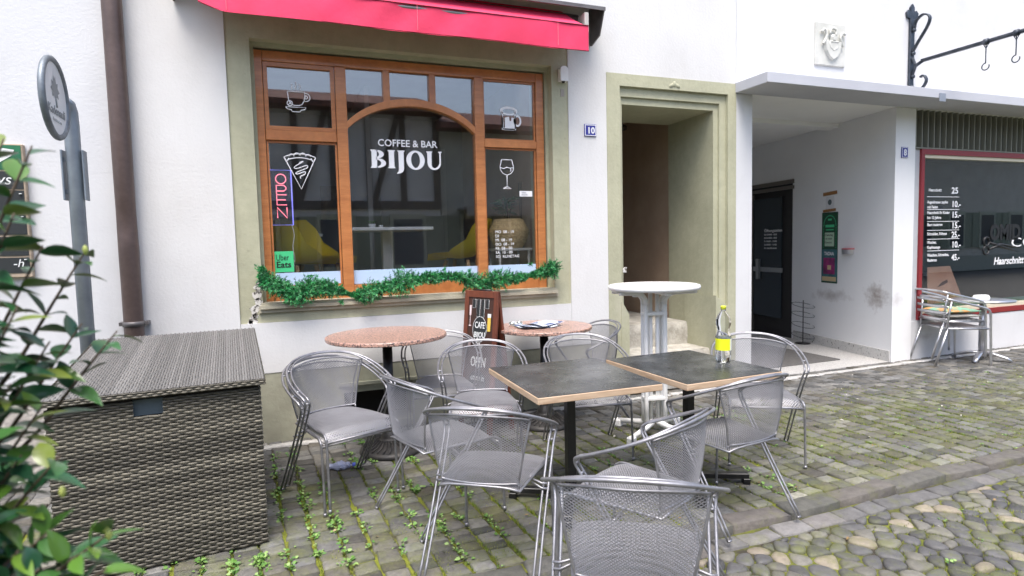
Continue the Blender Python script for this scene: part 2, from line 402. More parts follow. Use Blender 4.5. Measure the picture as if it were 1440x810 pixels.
# joint bed under the setts
g = MB(); g.quad((-9, 2.45, -.013), (16, 2.53, -.013), (16, 9, -.012), (-9, 9, -.012)); tag(g.build('joint_bed', M_moss), kind='structure')
g = MB(); g.quad((-9, -7, -.045), (16, -7, -.045), (16, 2.5, -.045), (-9, 2.42, -.045)); tag(g.build('lane_bed', M_moss2), kind='structure')
def sett(bm, P, top, col, b=.011, dome=.004, h=.05):
    """P: four corners anticlockwise at height top"""
    c = sum((Vector((x, y, 0)) for x, y in P), Vector())/len(P)
    tx = random.uniform(-.05, .05); ty = random.uniform(-.05, .05); dz = random.uniform(-.005, .004)
    n = len(P); vs = []
    for (k, z) in ((0, -h), (0, -.006), (b*.35, -.0015), (b, dome*.6)):
        for x, y in P:
            d = Vector((x, y, 0))-c; l = d.length; q = c+d*((l-k*1.3)/l)
            vs.append((q.x, q.y, top+z+dz+(q.x-c.x)*tx+(q.y-c.y)*ty))
    vs.append((c.x, c.y, top+dome+dz))
    fs = []
    for r in range(3):
        for i in range(n): j = (i+1) % n; fs.append((r*n+i, r*n+j, (r+1)*n+j, (r+1)*n+i))
    for i in range(n): fs.append((3*n+i, 3*n+(i+1) % n, 4*n))
    bm.add(vs, fs, col, True)
def settcol():
    v = random.choice((.06, .075, .09, .10, .12, .15))*random.uniform(.85, 1.15); w = random.uniform(-.002, .016)
    return (v+w, v+w*.5, v*.97-w*.4)
pv = MB(); CW = .128; shear = .055
nx = int(13.5/CW)
joints = []
for i in range(nx):
    x0 = -3.2+i*CW; y = 2.558+.006*x0
    wob = random.uniform(-.004, .004)
    while y < 4.83:
        L_ = random.choice((random.uniform(.070, .10), random.uniform(.09, .13))); y1 = min(y+L_, 4.845)
        if y1-y < .05: break
        gx = .009 if y < 4.15 else .005; gy = .0035
        def sx(yy): return -(yy-2.5)*shear+wob+math.sin(yy*3+i)*.003
        j = lambda a: a+random.uniform(-.0075, .0075)
        P = [(j(x0+gx+sx(y)), j(y+gy)), (j(x0+CW-gx+sx(y)), j(y+gy)), (j(x0+CW-gx+sx(y1)), j(y1-gy)), (j(x0+gx+sx(y1)), j(y1-gy))]
        m = lambda p, q, s: ((p[0]+q[0])/2+s[0], (p[1]+q[1])/2+s[1])
        P8 = [P[0], m(P[0], P[1], (0, -.002)), P[1], m(P[1], P[2], (.002, 0)), P[2], m(P[2], P[3], (0, .002)), P[3], m(P[3], P[0], (-.002, 0))]
        sc_ = settcol(); k_ = random.uniform(1.2, 1.9) if y < 2.61 else 1; sett(pv, P8, 0, tuple(v_*k_ for v_ in sc_)); joints.append((x0+sx(y), y, i)); y = y1
tag(pv.build('pavement', M_set), kind='structure')
# pale edging stones along the foot of the houses, and setts behind them
ed = MB(); x = -3.2
while x < 10.5:
    l = random.uniform(.2, .3); v = random.uniform(.38, .5)
    sett(ed, [(x+.004, 4.852), (x+l-.004, 4.852), (x+l-.004, 4.915), (x+.004, 4.915)], .002, (v, v*.98, v*.94), .008, .002)
    x += l
x = -3.2
while x < 10.5:
    l = random.uniform(.1, .14); sett(ed, [(x+.004, 4.922), (x+l-.004, 4.922), (x+l-.004, 4.99), (x+.004, 4.99)], 0, settcol()); x += l
tag(ed.build('edging', M_set), kind='structure')
# flat kerb slabs and the gutter row one small step lower
kb = MB(); x = -3.2
while x < 11:
    l = random.uniform(.28, .46); v = random.uniform(.085, .12); w = random.uniform(0, .012)
    yb = 2.55+.006*x; yf = 2.425+.006*x
    j = lambda a: a+random.uniform(-.006, .006)
    P = [(x+.005, j(yf)), (x+l/2, j(yf)), (x+l-.005, j(yf)), (x+l-.005+.01, j(yb)), (x+l/2, j(yb)), (x+.015, j(yb))]
    sett(kb, P, .001, (v+w, v, v-.01), .014, .003, .1); x += l
tag(kb.build('kerb', M_kerb), kind='structure')
gu = MB(); x = -3.2
while x < 11:
    l = random.uniform(.14, .24); v = random.uniform(.09, .18); w = random.uniform(0, .02)
    yb = 2.405+.006*x; yf = 2.295+.006*x; j = lambda a: a+random.uniform(-.008, .008)
    sett(gu, [(x+.006, j(yf)), (x+l/2, j(yf-.004)), (x+l-.006, j(yf)), (x+l-.006, j(yb)), (x+l/2, j(yb)), (x+.006, j(yb))], -.032, (v+w, v+w*.4, v), .014, .006); x += l
tag(gu.build('gutter', M_kerb), kind='structure')
# river cobbles of the lane: relaxed cells, each a rounded stone
def clip(poly, mx, my, dx, dy):
    out = []; n = len(poly)
    for i in range(n):
        a = poly[i]; b = poly[(i+1) % n]
        da = (a[0]-mx)*dx+(a[1]-my)*dy; db = (b[0]-mx)*dx+(b[1]-my)*dy
        if da <= 0: out.append(a)
        if da*db < 0: t = da/(da-db); out.append((a[0]+(b[0]-a[0])*t, a[1]+(b[1]-a[1])*t))
    return out
sites = {}
CX, CY = .134, .066
for i in range(-20, 80):
    for j in range(-16, 37):
        sites[i, j] = ((i+.5*(j % 2)+random.uniform(-.36, .36))*CX, j*CY+random.uniform(-.34, .34)*CY)
cb = MB()
for (i, j), (x, y) in sites.items():
    ylim = 2.282+.006*x
    if y > ylim+.03 or x < -2.2 or y < -1.1: continue
    poly = [(x-.2, y-.2), (x+.2, y-.2), (x+.2, min(y+.2, ylim)), (x-.2, min(y+.2, ylim))]
    for di in (-2, -1, 0, 1, 2):
        for dj in (-2, -1, 0, 1, 2):
            s2 = sites.get((i+di, j+dj))
            if not s2 or (di == 0 and dj == 0): continue
            dx, dy = s2[0]-x, s2[1]-y
            poly = clip(poly, (x+s2[0])/2, (y+s2[1])/2, dx, dy)
    if len(poly) < 3: continue
    if max(p[1] for p in poly)-min(p[1] for p in poly) < .03: continue
    c = Vector((sum(p[0] for p in poly)/len(poly), sum(p[1] for p in poly)/len(poly)))
    for _ in range(2):
        q = []
        for k in range(len(poly)):
            a = poly[k]; b = poly[(k+1) % len(poly)]
            q += [(a[0]*.75+b[0]*.25, a[1]*.75+b[1]*.25), (a[0]*.25+b[0]*.75, a[1]*.25+b[1]*.75)]
        poly = q
    poly = poly[::2] if len(poly) > 22 else poly
    sh = random.uniform(.93, 1.02); base = -.037+random.uniform(-.006, .005)
    t = random.random()
    if t < .58: v = random.uniform(.05, .10); col = (v, v*.99, v*1.0)
    elif t < .90: v = random.uniform(.10, .16); col = (v*1.04, v, v*.86)
    else: v = random.uniform(.16, .25); col = (v*1.08, v*.93, v*.72)
    vs = []; n = len(poly)
    for (k, z) in ((1., -.05), (.985, -.006), (.90, .002), (.66, .0065), (.3, .0085)):
        for p in poly: vs.append((c.x+(p[0]-c.x)*sh*k, c.y+(p[1]-c.y)*sh*k, base+z))
    vs.append((c.x, c.y, base+.009)); fs = []
    for r in range(4):
        for k in range(n): l = (k+1) % n; fs.append((r*n+k, r*n+l, (r+1)*n+l, (r+1)*n+k))
    for k in range(n): fs.append((4*n+k, 4*n+(k+1) % n, 5*n))
    cb.add(vs, fs, col, True)
tag(cb.build('lane', M_cob), kind='structure')

# moss tufts and weeds in the joints
def blade(bm, p, h, w, ang, lean, col):
    x, y, z = p; dx, dy = math.cos(ang), math.sin(ang)
    bm.add([(x-dy*w, y+dx*w, z), (x+dy*w, y-dx*w, z), (x+dx*lean*.5, y+dy*lean*.5, z+h*.6), (x+dx*lean, y+dy*lean, z+h)], [(0, 1, 2), (2, 3, 0)], col)
ms = MB()
from mathutils import noise as NZ
def mossd(x, y):
    n = NZ.noise(Vector((x*1.1, y*1.1, 3)))+.5*NZ.noise(Vector((x*3.3, y*3.3, 7)))
    return n
for (x, y, i) in joints:
    if x < -.3 and y > 2.9: continue
    if y > 4.35 and not (3 < x < 4.2 and y < 4.4): continue
    d = mossd(x, y)+.42
    if x > 6: d -= .25
    k = int(max(0, d)*70) if x < 7 else int(max(0, d)*20)
    for _ in range(k):
        t = random.random(); xx = x+random.gauss(0, .0075); yy = y+t*.12
        gcol = random.choice(((.13, .19, .015), (.18, .23, .02), (.22, .24, .03), (.09, .15, .015)))
        blade(ms, (xx, yy, -.01), random.uniform(.012, .024), random.uniform(.0015, .004), random.uniform(0, 6.3), random.uniform(.002, .009), gcol)
for _ in range(52000):   # low film of moss on and between the setts
    x = random.uniform(.1, 8.5); y = random.uniform(2.52, 4.35); d = NZ.noise(Vector((x*2.3, y*2.3, 21)))+.6*NZ.noise(Vector((x*9, y*9, 4)))+(-.35 if y > 4.1 else 0)
    if d < .12: continue
    blade(ms, (x, y, .0), random.uniform(.005, .010), random.uniform(.0015, .004), random.uniform(0, 6.3), random.uniform(.002, .008), random.choice(((.13, .17, .02), (.18, .20, .03), (.21, .21, .05), (.10, .13, .02))))
for _ in range(42000):
    x = random.uniform(.3, 6.5); y = random.uniform(.3, 2.18)
    if mossd(x+9, y*1.3) < -.3: continue
    blade(ms, (x, y, -.045), random.uniform(.012, .024), random.uniform(.0015, .004), random.uniform(0, 6.3), random.uniform(.002, .008), random.choice(((.13, .19, .015), (.18, .22, .02), (.22, .23, .03), (.09, .15, .015))))
tag(ms.build('moss', M_weed), 'short yellow green moss growing in the paving joints', 'moss', kind='stuff')
def leafquad(bm, o, d, l, w, col, fold=.25, droop=.3, n=4):
    """a pointed leaf starting at o along d"""
    d = Vector(d).normalized(); side = d.cross(Vector((0, 0, 1)))
    side = side.normalized() if side.length > .05 else Vector((1, 0, 0)); up = side.cross(d)
    a = random.uniform(-.7, .7); side, up = side*math.cos(a)+up*math.sin(a), up*math.cos(a)-side*math.sin(a)
    vs = []; o = Vector(o)
    for k in range(n+1):
        t = k/n; c = o+d*(l*t)-Vector((0, 0, 1))*(droop*l*t*t)
        ww = w*math.sin(PI*min(1, t**.8*.98+.02))*(1 if k < n else 0)+.0005
        vs += [c+side*ww+up*(ww*fold), c, c-side*ww+up*(ww*fold)]
    fs = []
    for k in range(n):
        fs += [(k*3, k*3+1, k*3+4, k*3+3), (k*3+1, k*3+2, k*3+5, k*3+4)]
    bm.add(vs, fs, col, True)
wd = MB()
def rosette(x, y, z, n, s):
    for _ in range(n):
        a = random.uniform(0, 6.3); r = random.uniform(0, s*1.2)
        c = random.choice(((.10, .22, .035), (.15, .27, .06), (.07, .17, .03), (.22, .33, .10)))
        leafquad(wd, (x+math.cos(a)*r, y+math.sin(a)*r, z+random.uniform(0, s*.5)), (math.cos(a), math.sin(a), random.uniform(.2, 1)), random.uniform(.5, 1)*s, s*.28, c, n=3)
wp = [G(*p) for p in ((430, 690), (418, 705), (400, 668), (408, 640), (425, 730), (456, 703), (475, 655), (440, 752), (497, 648), (505, 620), (484, 733), (520, 655),
      (536, 700), (575, 655), (590, 690), (625, 735), (540, 775), (470, 790), (585, 730), (570, 700), (448, 780), (395, 790), (510, 745), (385, 700), (540, 628), (393, 655), (388, 730),
      (205, 800), (245, 802), (285, 795), (330, 805), (355, 790), (380, 800), (640, 735), (660, 700), (700, 745), (780, 700), (600, 760), (650, 780), (870, 640), (860, 660), (1095, 690), (1060, 670), (900, 655))]
for p in wp:
    near = sorted(joints, key=lambda t_: (t_[0]-p.x)**2+(t_[1]-p.y)**2)[:3]
    for jx, jy, _i in near:
        for _ in range(2): rosette(jx+random.gauss(0, .008), jy+random.uniform(-.02, .10), -.004, random.randint(5, 13), random.uniform(.012, .036))
for _ in range(520):
    x, y, i = random.choice(joints)
    if y > 4.3 or x < .0 or mossd(x, y) < .05: continue
    rosette(x, y, -.004, random.randint(4, 7), random.uniform(.012, .024))
for _ in range(70):
    x = random.uniform(.6, 5.5); y = random.uniform(.8, 2.15); rosette(x, y, -.038, random.randint(5, 9), random.uniform(.014, .026))
for k in range(40):   # brighter patch of weeds right of the door table
    rosette(random.gauss(3.55, .22), random.gauss(4.05, .09), 0, 6, .02)
tag(wd.build('weeds', M_weed), 'small leafy weeds sprouting from the paving joints', 'weeds', kind='stuff')
#@@PART2
# ============================================================ HOUSE ON THE LEFT
TOP = 8.6
lh = thing('townhouse', 'cool white rendered house left of the brown drainpipe, with rough grey foot', 'house', (-3, WY, 0))
b = MB(); b.box(-9, -.985, WY, WY+.4, .5, TOP); b.build('wall', M_wallA, lh)
b = MB(); b.box(-9, -.985, WY-.03, WY+.4, -.05, .497); b.build('base_wall', M_rough, lh)

# ============================================================ CAFE HOUSE
ch = thing('townhouse', 'white cafe house with sage green window surround and deep green doorway, number 10', 'house', (1.3, WY, 0))
b = MB()
b.box(-.98, -.306, WY, WY+.4, .552, TOP)
b.box(-.303, 2.493, WY, WY+.4, .552, .943)
b.box(2.496, 2.888, WY, WY+.4, .552, TOP)
b.box(-.306, 2.496, WY, WY+.4, 3.4, TOP)
b.box(2.888, 4.388, WY, WY+.4, 3.068, TOP)
b.build('wall', M_wallB, ch)
# plinth with a cellar opening behind the round tables
b = MB(); cz0, cz1 = .06, .36
for (x0, x1, z0, z1) in ((-.98, .42, -.05, .549), (1.0, 2.888, -.05, .549), (.42, 1.0, -.05, cz0), (.42, 1.0, cz1, .549)):
    b.box(x0, x1, WY+.004, WY+.4, z0, z1)
pl = b.buildx('plinth', M_plinth, ch)
b = MB(); b.box(.39, 1.03, WY-.02, WY+.05, cz1+.03, cz1+.055); b.box(.40, .43, WY-.008, WY+.05, cz0, cz1+.03); b.box(.99, 1.02, WY-.008, WY+.05, cz0, cz1+.03); b.box(.43, .99, WY+.01, WY+.05, cz1-.03, cz1+.005)
b.buildx('cellar_opening_frame', M_plinth, pl)
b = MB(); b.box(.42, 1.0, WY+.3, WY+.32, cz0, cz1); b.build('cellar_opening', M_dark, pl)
# surround of the big window: flat band with one inner step
sx0, sx1, sz0, sz1 = -.306, 2.496, .945, 3.4
nx0, nx1, nz0, nz1 = -.140, 2.338, 1.055, 3.085
b = MB()
def ringbox(b, o, i, y0, y1):
    (a0, a1, c0, c1), (e0, e1, g0, g1) = o, i
    b.box(a0, e0, y0, y1, c0, c1); b.box(e1, a1, y0, y1, c0, c1); b.box(e0, e1, y0, y1, g1, c1); b.box(e0, e1, y0, y1, c0, g0)
ringbox(b, (sx0, sx1, sz0, sz1), (nx0, nx1, nz0, nz1), WY+.014, WY+.10)
ringbox(b, (sx0, sx1, sz0, sz1), (nx0+.025, nx1-.03, nz0+.02, nz1-.035), WY+.10, WY+.16)
ringbox(b, (sx0, sx1, sz0, sz1), (nx0+.035, nx1-.055, nz0+.03, nz1-.05), WY+.16, WY+.4)
b.buildx('window_surround', M_green, ch)
FY = WY+.115                                   # front of the wooden frame
fx0, fx1, fz0, fz1 = -.128, 2.30, 1.09, 3.035
m1a, m1b, m2a, m2b = .475, .56, 1.64, 1.722
b = MB(); y0, y1 = FY, FY+.07
b.bbox(fx0, -.06, y0, y1, fz0, fz1); b.bbox(2.225, fx1, y0, y1, fz0, fz1)
b.bbox(m1a, m1b, y0-.012, y1, fz0, fz1-.085); b.bbox(m2a, m2b, y0-.012, y1, fz0, fz1-.08)
frame = b.buildx('window_frame', M_wood, ch)
b = MB()
b.bbox(-.058, 2.223, y0+.001, y1, 2.955, fz1-.001)
b.bbox(-.058, m1a-.002, y0-.004, y1, 2.355, 2.435); b.bbox(m2b+.002, 2.223, y0-.004, y1, 2.362, 2.428)
b.bbox(-.058, 2.223, y0+.002, y1-.001, fz0+.001, 1.20)
b.buildx('transom', M_woodh, frame)
# opening casements in the two upper corners and beads round each pane
b = MB()
def bead(x0, x1, z0, z1, w, ya, yb): ringbox(b, (x0, x1, z0, z1), (x0+w, x1-w, z0+w, z1-w), ya, yb)
bead(-.056, m1a-.004, 2.438, 2.952, .03, y0+.012, y0+.05)
bead(-.056, m1a-.004, 1.203, 2.352, .014, y0+.02, y0+.05)
bead(m2b+.004, 2.221, 2.431, 2.952, .012, y0+.02, y0+.05); bead(m2b+.004, 2.221, 1.203, 2.359, .012, y0+.02, y0+.05)
b.buildx('casement', M_wood, frame)
# arched head
b = MB(); n = 28
def archz(x): t = (x-(m1b+m2a)/2)/((m2a-m1b)/2); return 2.50+.205*(math.sqrt(max(0, 1.25**2-t*t))-.75)/.5
vs = []; fs = []
for i in range(n+1):
    x = lerp(m1b-.004, m2a+.004, i/n); z = archz(x)
    for (yy, zz) in ((y0-.01, z+.028), (y0-.01, z-.03), (y0+.06, z-.03), (y0+.06, z+.028)): vs.append((x, yy, zz))
for i in range(n):
    for k in range(4): l = (k+1) % 4; fs.append((i*4+k, (i+1)*4+k, (i+1)*4+l, i*4+l))
b.add(vs, fs)
for xc in (.885, 1.272): b.bbox(xc-.028, xc+.028, y0, y1, archz(xc)+.02, 2.957)
b.buildx('arched_glazing_bar', M_woodh, frame)
GY = FY+.035
b = MB(); b.box(-.05, 2.215, GY, GY+.005, 1.205, 2.95); pane = b.build('pane', M_glass, frame)
# sill mouldings
b = MB()
b.box(-.16, 2.345, WY-.035, FY-.002, 1.052, 1.078); b.box(-.15, 2.34, WY-.015, FY-.004, 1.078, 1.098); b.box(-.17, 2.36, WY-.01, WY+.01, 1.022, 1.050)
b.build('window_sill', M_sill, ch)
b = MB(); b.box(-.044, m1a-.018, GY-.0035, GY-.002, 1.218, 1.318); b.box(m1b+.002, m2a-.002, GY-.0035, GY-.002, 1.205, 1.318); b.box(m2b+.018, 2.205, GY-.0035, GY-.002, 1.218, 1.318); b.buildx('privacy_film', M_frost, frame)
# lettering and pictures stuck on the glass
dy = GY-.003
def onp(x, y, D=None): return W(x, y, D or dy)
a = onp(531, 203); c = onp(616, 209)
text('COFFEE & BAR', (a.x, dy, 2.345), .080, 'lettering', M_deco, frame, width=.505, bold=.001)
# BIJOU: heavy serif capitals drawn as outlines
bm = MB()
def pf(poly, x, z, sx=1., sz=1.):
    pts = [(x+px*sx, z+pz*sz) for px, pz in poly]
    n_ = len(pts); c_ = [(p[0], dy+.0012, p[1]) for p in pts]; f_ = [(p[0], dy, p[1]) for p in pts]
    bm.add(f_+c_, [tuple(range(n_)), tuple(range(2*n_-1, n_-1, -1))]+[(i, i+n_, (i+1) % n_+n_, (i+1) % n_) for i in range(n_)])
def ringf(outer, inner, x, z):
    n_ = len(outer)
    for i in range(n_):
        j = (i+1) % n_; pf([outer[i], outer[j], inner[j], inner[i]], x, z)
def ell(cx, cy, rx, ry, n=28): return [(cx+rx*math.cos(2*PI*i/n), cy+ry*math.sin(2*PI*i/n)) for i in range(n)]
zb = 2.163; H = .150
def serifI(x, w=.044, top=H, bot=0, sw=.009, foot=True):
    P_ = [(0, top), (0, top-.005), (sw, top-.014)]+([(sw, bot+.014), (0, bot+.005), (0, bot), (w+2*sw, bot), (w+2*sw, bot+.005), (w+sw, bot+.014)] if foot else [(sw, bot), (w+sw, bot)])+[(w+sw, top-.014), (w+2*sw, top-.005), (w+2*sw, top)]
    pf(list(reversed(P_)), x, zb)
serifI(.737)
def bowl(x, cz, ry, rx, th=.040):
    o = [(rx*math.sin(PI*i/14), cz+ry*math.cos(PI*i/14)) for i in range(15)]; q = [((rx-th)*math.sin(PI*i/14), cz+(ry-.013)*math.cos(PI*i/14)) for i in range(15)]
    for i in range(14): pf([o[i], o[i+1], q[i+1], q[i]], x, zb)
bowl(.784, H*.76, H*.24, .064); bowl(.784, H*.27, H*.27, .080)
serifI(.880)
serifI(.961, foot=False)
pf([(.053, .001), (.050, -.015), (.040, -.030), (.022, -.040), (-.008, -.045), (-.010, -.040), (.004, -.030), (.009, -.015), (.009, .001)][::-1], .961, zb)
ringf(ell(0, 0, .079, H/2+.006), ell(0, 0, .038, H/2-.010), 1.114, zb+H/2-.003)
serifI(1.208, w=.036, bot=.052, foot=False)
q0 = [(math.cos(PI+PI*i/12), math.sin(PI+PI*i/12)) for i in range(13)]
for i in range(12):
    w1, w2 = lerp(.036, .013, i/12), lerp(.036, .013, (i+1)/12); c_ = (.068, .053); rx_, rz_ = .059, .060
    P0 = (c_[0]+rx_*q0[i][0], c_[1]+rz_*q0[i][1]); P1 = (c_[0]+rx_*q0[i+1][0], c_[1]+rz_*q0[i+1][1])
    I0 = (c_[0]+(rx_-w1)*q0[i][0], c_[1]+(rz_-.016)*q0[i][1]); I1 = (c_[0]+(rx_-w2)*q0[i+1][0], c_[1]+(rz_-.016)*q0[i+1][1])
    pf([P0, P1, I1, I0], 1.208, zb)
pf([(.114, .052), (.127, .052), (.127, H-.012), (.138, H-.005), (.138, H), (.103, H), (.103, H-.005), (.114, H-.012)], 1.208, zb)
bm.build('lettering', M_deco, frame)
def icon(paths, o, k, r=.0042): strokes(paths, r, (o[0], dy, o[1]), k, 'window_sticker', M_deco, frame)
# cup
cup = [[(0, 1.0), (1.1, 1.0), (1.05, .45), (.9, .18), (.7, .1), (.4, .1), (.15, .2), (.05, .5), (0, 1.0)],
       [(-.15, -.02), (1.15, -.02), (1.05, -.15), (.8, -.2), (.75, -.32), (.25, -.32), (.2, -.2), (-.05, -.15), (-.15, -.02)],
       arc(1.15, .66, .27, -110, 110), arc(1.15, .66, .11, -110, 110, 8)+[(1.11, .56)], arc(.12, .22, .17, 0, 360), [(.02, .12), (.22, .32)],
       *[[(x, 1.15), (x-.06, 1.25), (x+.02, 1.38), (x-.06, 1.5)] for x in (.32, .82)], [(.57, 1.15), (.5, 1.3), (.6, 1.45), (.52, 1.65)]]
icon(cup, (.115, 2.625), .118)
pz = [[(-.95, 1.05), (0, -.95), (.95, 1.05)], arc(0, -.95, 2.22, 64.6, 115.4), arc(0, -.95, 1.98, 66, 114), [(-.66, 1.0), (-.82, .72)], [(.66, 1.0), (.82, .72)],
      arc(-.5, 1.1, .15, 0, 180, 6), arc(-.18, 1.17, .16, 0, 180, 6), arc(.18, 1.17, .16, 0, 180, 6), arc(.5, 1.1, .15, 0, 180, 6),
      catmull([(-.05, .72, 0), (.2, .8, 0), (-.35, .45, 0), (-.2, .35, 0), (.35, .55, 0), (.4, .4, 0), (-.25, .1, 0), (-.2, .0, 0), (.25, .15, 0), (.25, 0, 0), (-.02, -.15, 0), (.0, -.28, 0)], 4)]
pz[-1] = [(p.x, p.y) for p in pz[-1]]
icon(pz, (.185, 2.10), .125, .0046)
wg = [[(-.5, 1.5), (.5, 1.5)], [(-.5, 1.5), (-.66, .85), (-.62, .55), (-.4, .25), (0, .1), (.4, .25), (.62, .55), (.66, .85), (.5, 1.5)], [(-.62, .78), (-.3, .68), (0, .82), (.3, .74), (.62, .8)], [(0, .1), (0, -1.0)],
      [(-.4, -1.12), (-.1, -.98), (.1, -.98), (.4, -1.12), (-.4, -1.12)], [(.36, .75), (.4, .55), (.32, .42)]]
icon(wg, (1.942, 2.115), .098)
bmg = MB(); bm = bmg                                                # beer mug, filled
P0 = (1.905, 2.525)
pf([(0, .02), (.02, 0), (.115, 0), (.135, .02), (.135, .10), (.095, .115), (.09, .085), (.075, .08), (.07, .12), (.03, .11), (.028, .02), (.018, .02), (.014, .10), (0, .13)], *P0)
ringf(ell(.067, .170, .085, .038), ell(.067, .166, .066, .022), *P0); ringf(ell(.15, .085, .038, .052), ell(.15, .085, .022, .034), *P0)
ringf([(0, 0), (.135, 0), (.135, .17), (0, .17)], [(.012, .012), (.123, .012), (.123, .17), (.012, .17)], P0[0], P0[1]+.003)
bmg.build('window_sticker', M_deco, frame)
for k, s in enumerate(('MO  08 - 19', 'DI', 'MI  08 - 19', 'DO  08 - 19', 'FR  08 - 00', 'SA  10 - 00', 'SO  RUHETAG')):
    text(s, (1.815, dy, 1.605-k*.037), .036, 'lettering', M_deco, frame)
b = MB(); b.box(2.06, 2.185, dy, dy+.001, 1.935, 1.985); b.build('window_sticker', M_deco, frame)
for k, s in enumerate(('OPEN', 'HOURS')): text(s, (2.078, dy-.002, 1.963-k*.019), .018, 'lettering', mat('grey print', (.35, .36, .38), .6), frame)
b = MB(); b.box(-.045, .10, dy, dy+.0012, 1.325, 1.49); b.build('window_sticker', mat('bright green sticker', (.06, .55, .22), .5), frame)
M_ink = mat('black ink', (.01, .012, .012), .6)
text('Uber', (-.032, dy-.0015, 1.418), .068, 'lettering', M_ink, frame, width=.095)
text('Eats', (-.032, dy-.0015, 1.362), .068, 'lettering', M_ink, frame, width=.108, bold=.0014)
# doorway 10: profiled stone surround
dx0, dx1, dz = 2.888, 4.388, 3.066
R0, R1, RZ = 3.085, 4.15, 2.80
b = MB()
b.box(dx0, 3.028, WY-.006, WY+.5, -.02, dz); b.box(4.285, dx1, WY-.006, WY+.5, -.02, dz); b.box(3.028, 4.285, WY-.006, WY+.5, 2.955, dz)
for (w, ya) in ((.02, WY+.03), (.045, WY+.055)):
    k = w/.045
    b.box(3.028, lerp(3.04, R0, k), ya, WY+.5, -.02, 2.955); b.box(lerp(4.25, R1, k), 4.285, ya, WY+.5, .0, 2.955); b.box(lerp(3.04, R0, k), lerp(4.25, R1, k), ya, WY+.5, lerp(2.92, RZ, k), 2.955)
# the foot blocks where the moulding stops, with a sloped shoulder
for (xa, xb) in ((3.02, 3.105), (4.13, 4.30)):
    prof = [(xa, -.02), (xb, -.02), (xb, .80), (xb if xa > 4 else 3.03, .93 if xa < 4 else .80), (xa, .93)]
    vs = [(x, WY-.012, z) for x, z in prof]+[(x, WY+.5, z) for x, z in prof]; n_ = len(prof)
    b.add(vs, [tuple(range(n_)), tuple(range(2*n_-1, n_-1, -1))]+[(i, i+n_, (i+1) % n_+n_, (i+1) % n_) for i in range(n_)])
ds = b.build('doorway_surround', M_green, ch)
b = MB()   # little carved leaf on the lintel
cx, cz = 3.64, 3.0
for (ox, oz, rx, rz, a) in ((0, .01, .022, .03, 0), (-.036, -.004, .032, .018, .5), (.036, -.004, .032, .018, -.5)):
    vs = []; 
    for i in range(14):
        t = 2*PI*i/14; px_, pz_ = rx*math.cos(t), rz*math.sin(t); vs.append((cx+ox+px_*math.cos(a)-pz_*math.sin(a), WY-.008, cz+oz+px_*math.sin(a)+pz_*math.cos(a)))
    vs2 = [(lerp(cx+ox, v[0], .6), WY-.016, lerp(cz+oz, v[2], .6)) for v in vs]
    b.add(vs+vs2, [tuple(range(14, 28))]+[(i, (i+1) % 14, 14+(i+1) % 14, 14+i) for i in range(14)], None, True)
b.build('carving', M_green, ds)
b = MB(); b.box(3.028, R0, WY+.5, 5.78, -.02, 3.0); b.box(R1, 4.4, WY+.5, 5.78, -.02, 3.0); b.box(R0, R1, WY+.5, 5.78, RZ, 3.0)
b.buildx('doorway_reveal', M_green, ch)
b = MB(); b.box(2.6, R0-.0, 5.78, 5.9, 0, 3.3); b.box(R1+.02, R1+.14, 5.78, 8.2, 0, 3.3); b.box(2.5, 4.4, 8.2, 8.3, 0, 3.3); b.box(2.48, 2.6, 5.78, 8.3, 0, 3.3); b.box(2.5, 4.4, 5.78, 8.3, 3.0, 3.1); b.box(3.3, 4.17, 7.2, 7.28, .6, 3.0)
b.buildx('passage', M_brown, ch)
b = MB(); b.tube([(3.5, 6.1, 2.93), (4.0, 6.5, 2.93)], .02, 8); b.lathe([(.0, 0), (.05, .01), (.06, .05), (.03, .07)], (4.0, 6.5, 2.86), 14); b.build('passage_lamp', mat('dark lamp', (.05, .04, .03), .5), ch)
def rock(x0, x1, y0, y1, z0, z1, seedv=0):
    """worn stone block: subdivided box with an uneven face"""
    m_ = MB(); nx_, nz_, ny_ = 22, 8, 10
    def d(x, y, z): return .007*NZ.noise(Vector((x*7, y*7, z*16+seedv)))+.007*NZ.noise(Vector((x*22, y*20, z*40)))
    def grid(fn, a, c):
        vs = [fn(i/a, j/c) for j in range(c+1) for i in range(a+1)]
        m_.add(vs, [(j*(a+1)+i, j*(a+1)+i+1, (j+1)*(a+1)+i+1, (j+1)*(a+1)+i) for j in range(c) for i in range(a)], None, True)
    grid(lambda u, v: (lerp(x0, x1, u), y0-d(lerp(x0, x1, u), 0, lerp(z0, z1, v))+(.02*max(0, v-.85)/.15), lerp(z0, z1, v)), nx_, nz_)
    grid(lambda u, v: (lerp(x0, x1, u), lerp(y0+.02, y1, v), z1+.4*d(lerp(x0, x1, u), lerp(y0, y1, v), 3)*(1 if v > 0 else 0)-.000), nx_, ny_)
    m_.box(x0+.01, x1-.01, y0+.04, y1, z0, z1-.03)
    return m_
b = rock(R0-.0, R1+.0, 5.045, 5.6, 0, .375); b.build('step', M_stone, ch)
b = rock(R0, R1-.002, 5.42, 8.1, .36, .615, 5); b.build('step', M_stone, ch)
M_enw = mat('white enamel', (.8, .8, .82), .3)
p = W(829.5, 183.5); q = .062
b = MB(); b.bbox(p.x-q, p.x+q, WY-.012, WY-.001, p.z-.055, p.z+.055, .003); hn = b.buildx('house_number', M_blue, ch)
b = MB(); ringbox(b, (p.x-q+.005, p.x+q-.005, p.z-.05, p.z+.05), (p.x-q+.011, p.x+q-.011, p.z-.044, p.z+.044), WY-.0135, WY-.0115); b.build('number_border', M_enw, hn)
text('10', (p.x-.036, WY-.0135, p.z-.028), .078, 'numeral', M_enw, hn, width=.066, bold=.002)
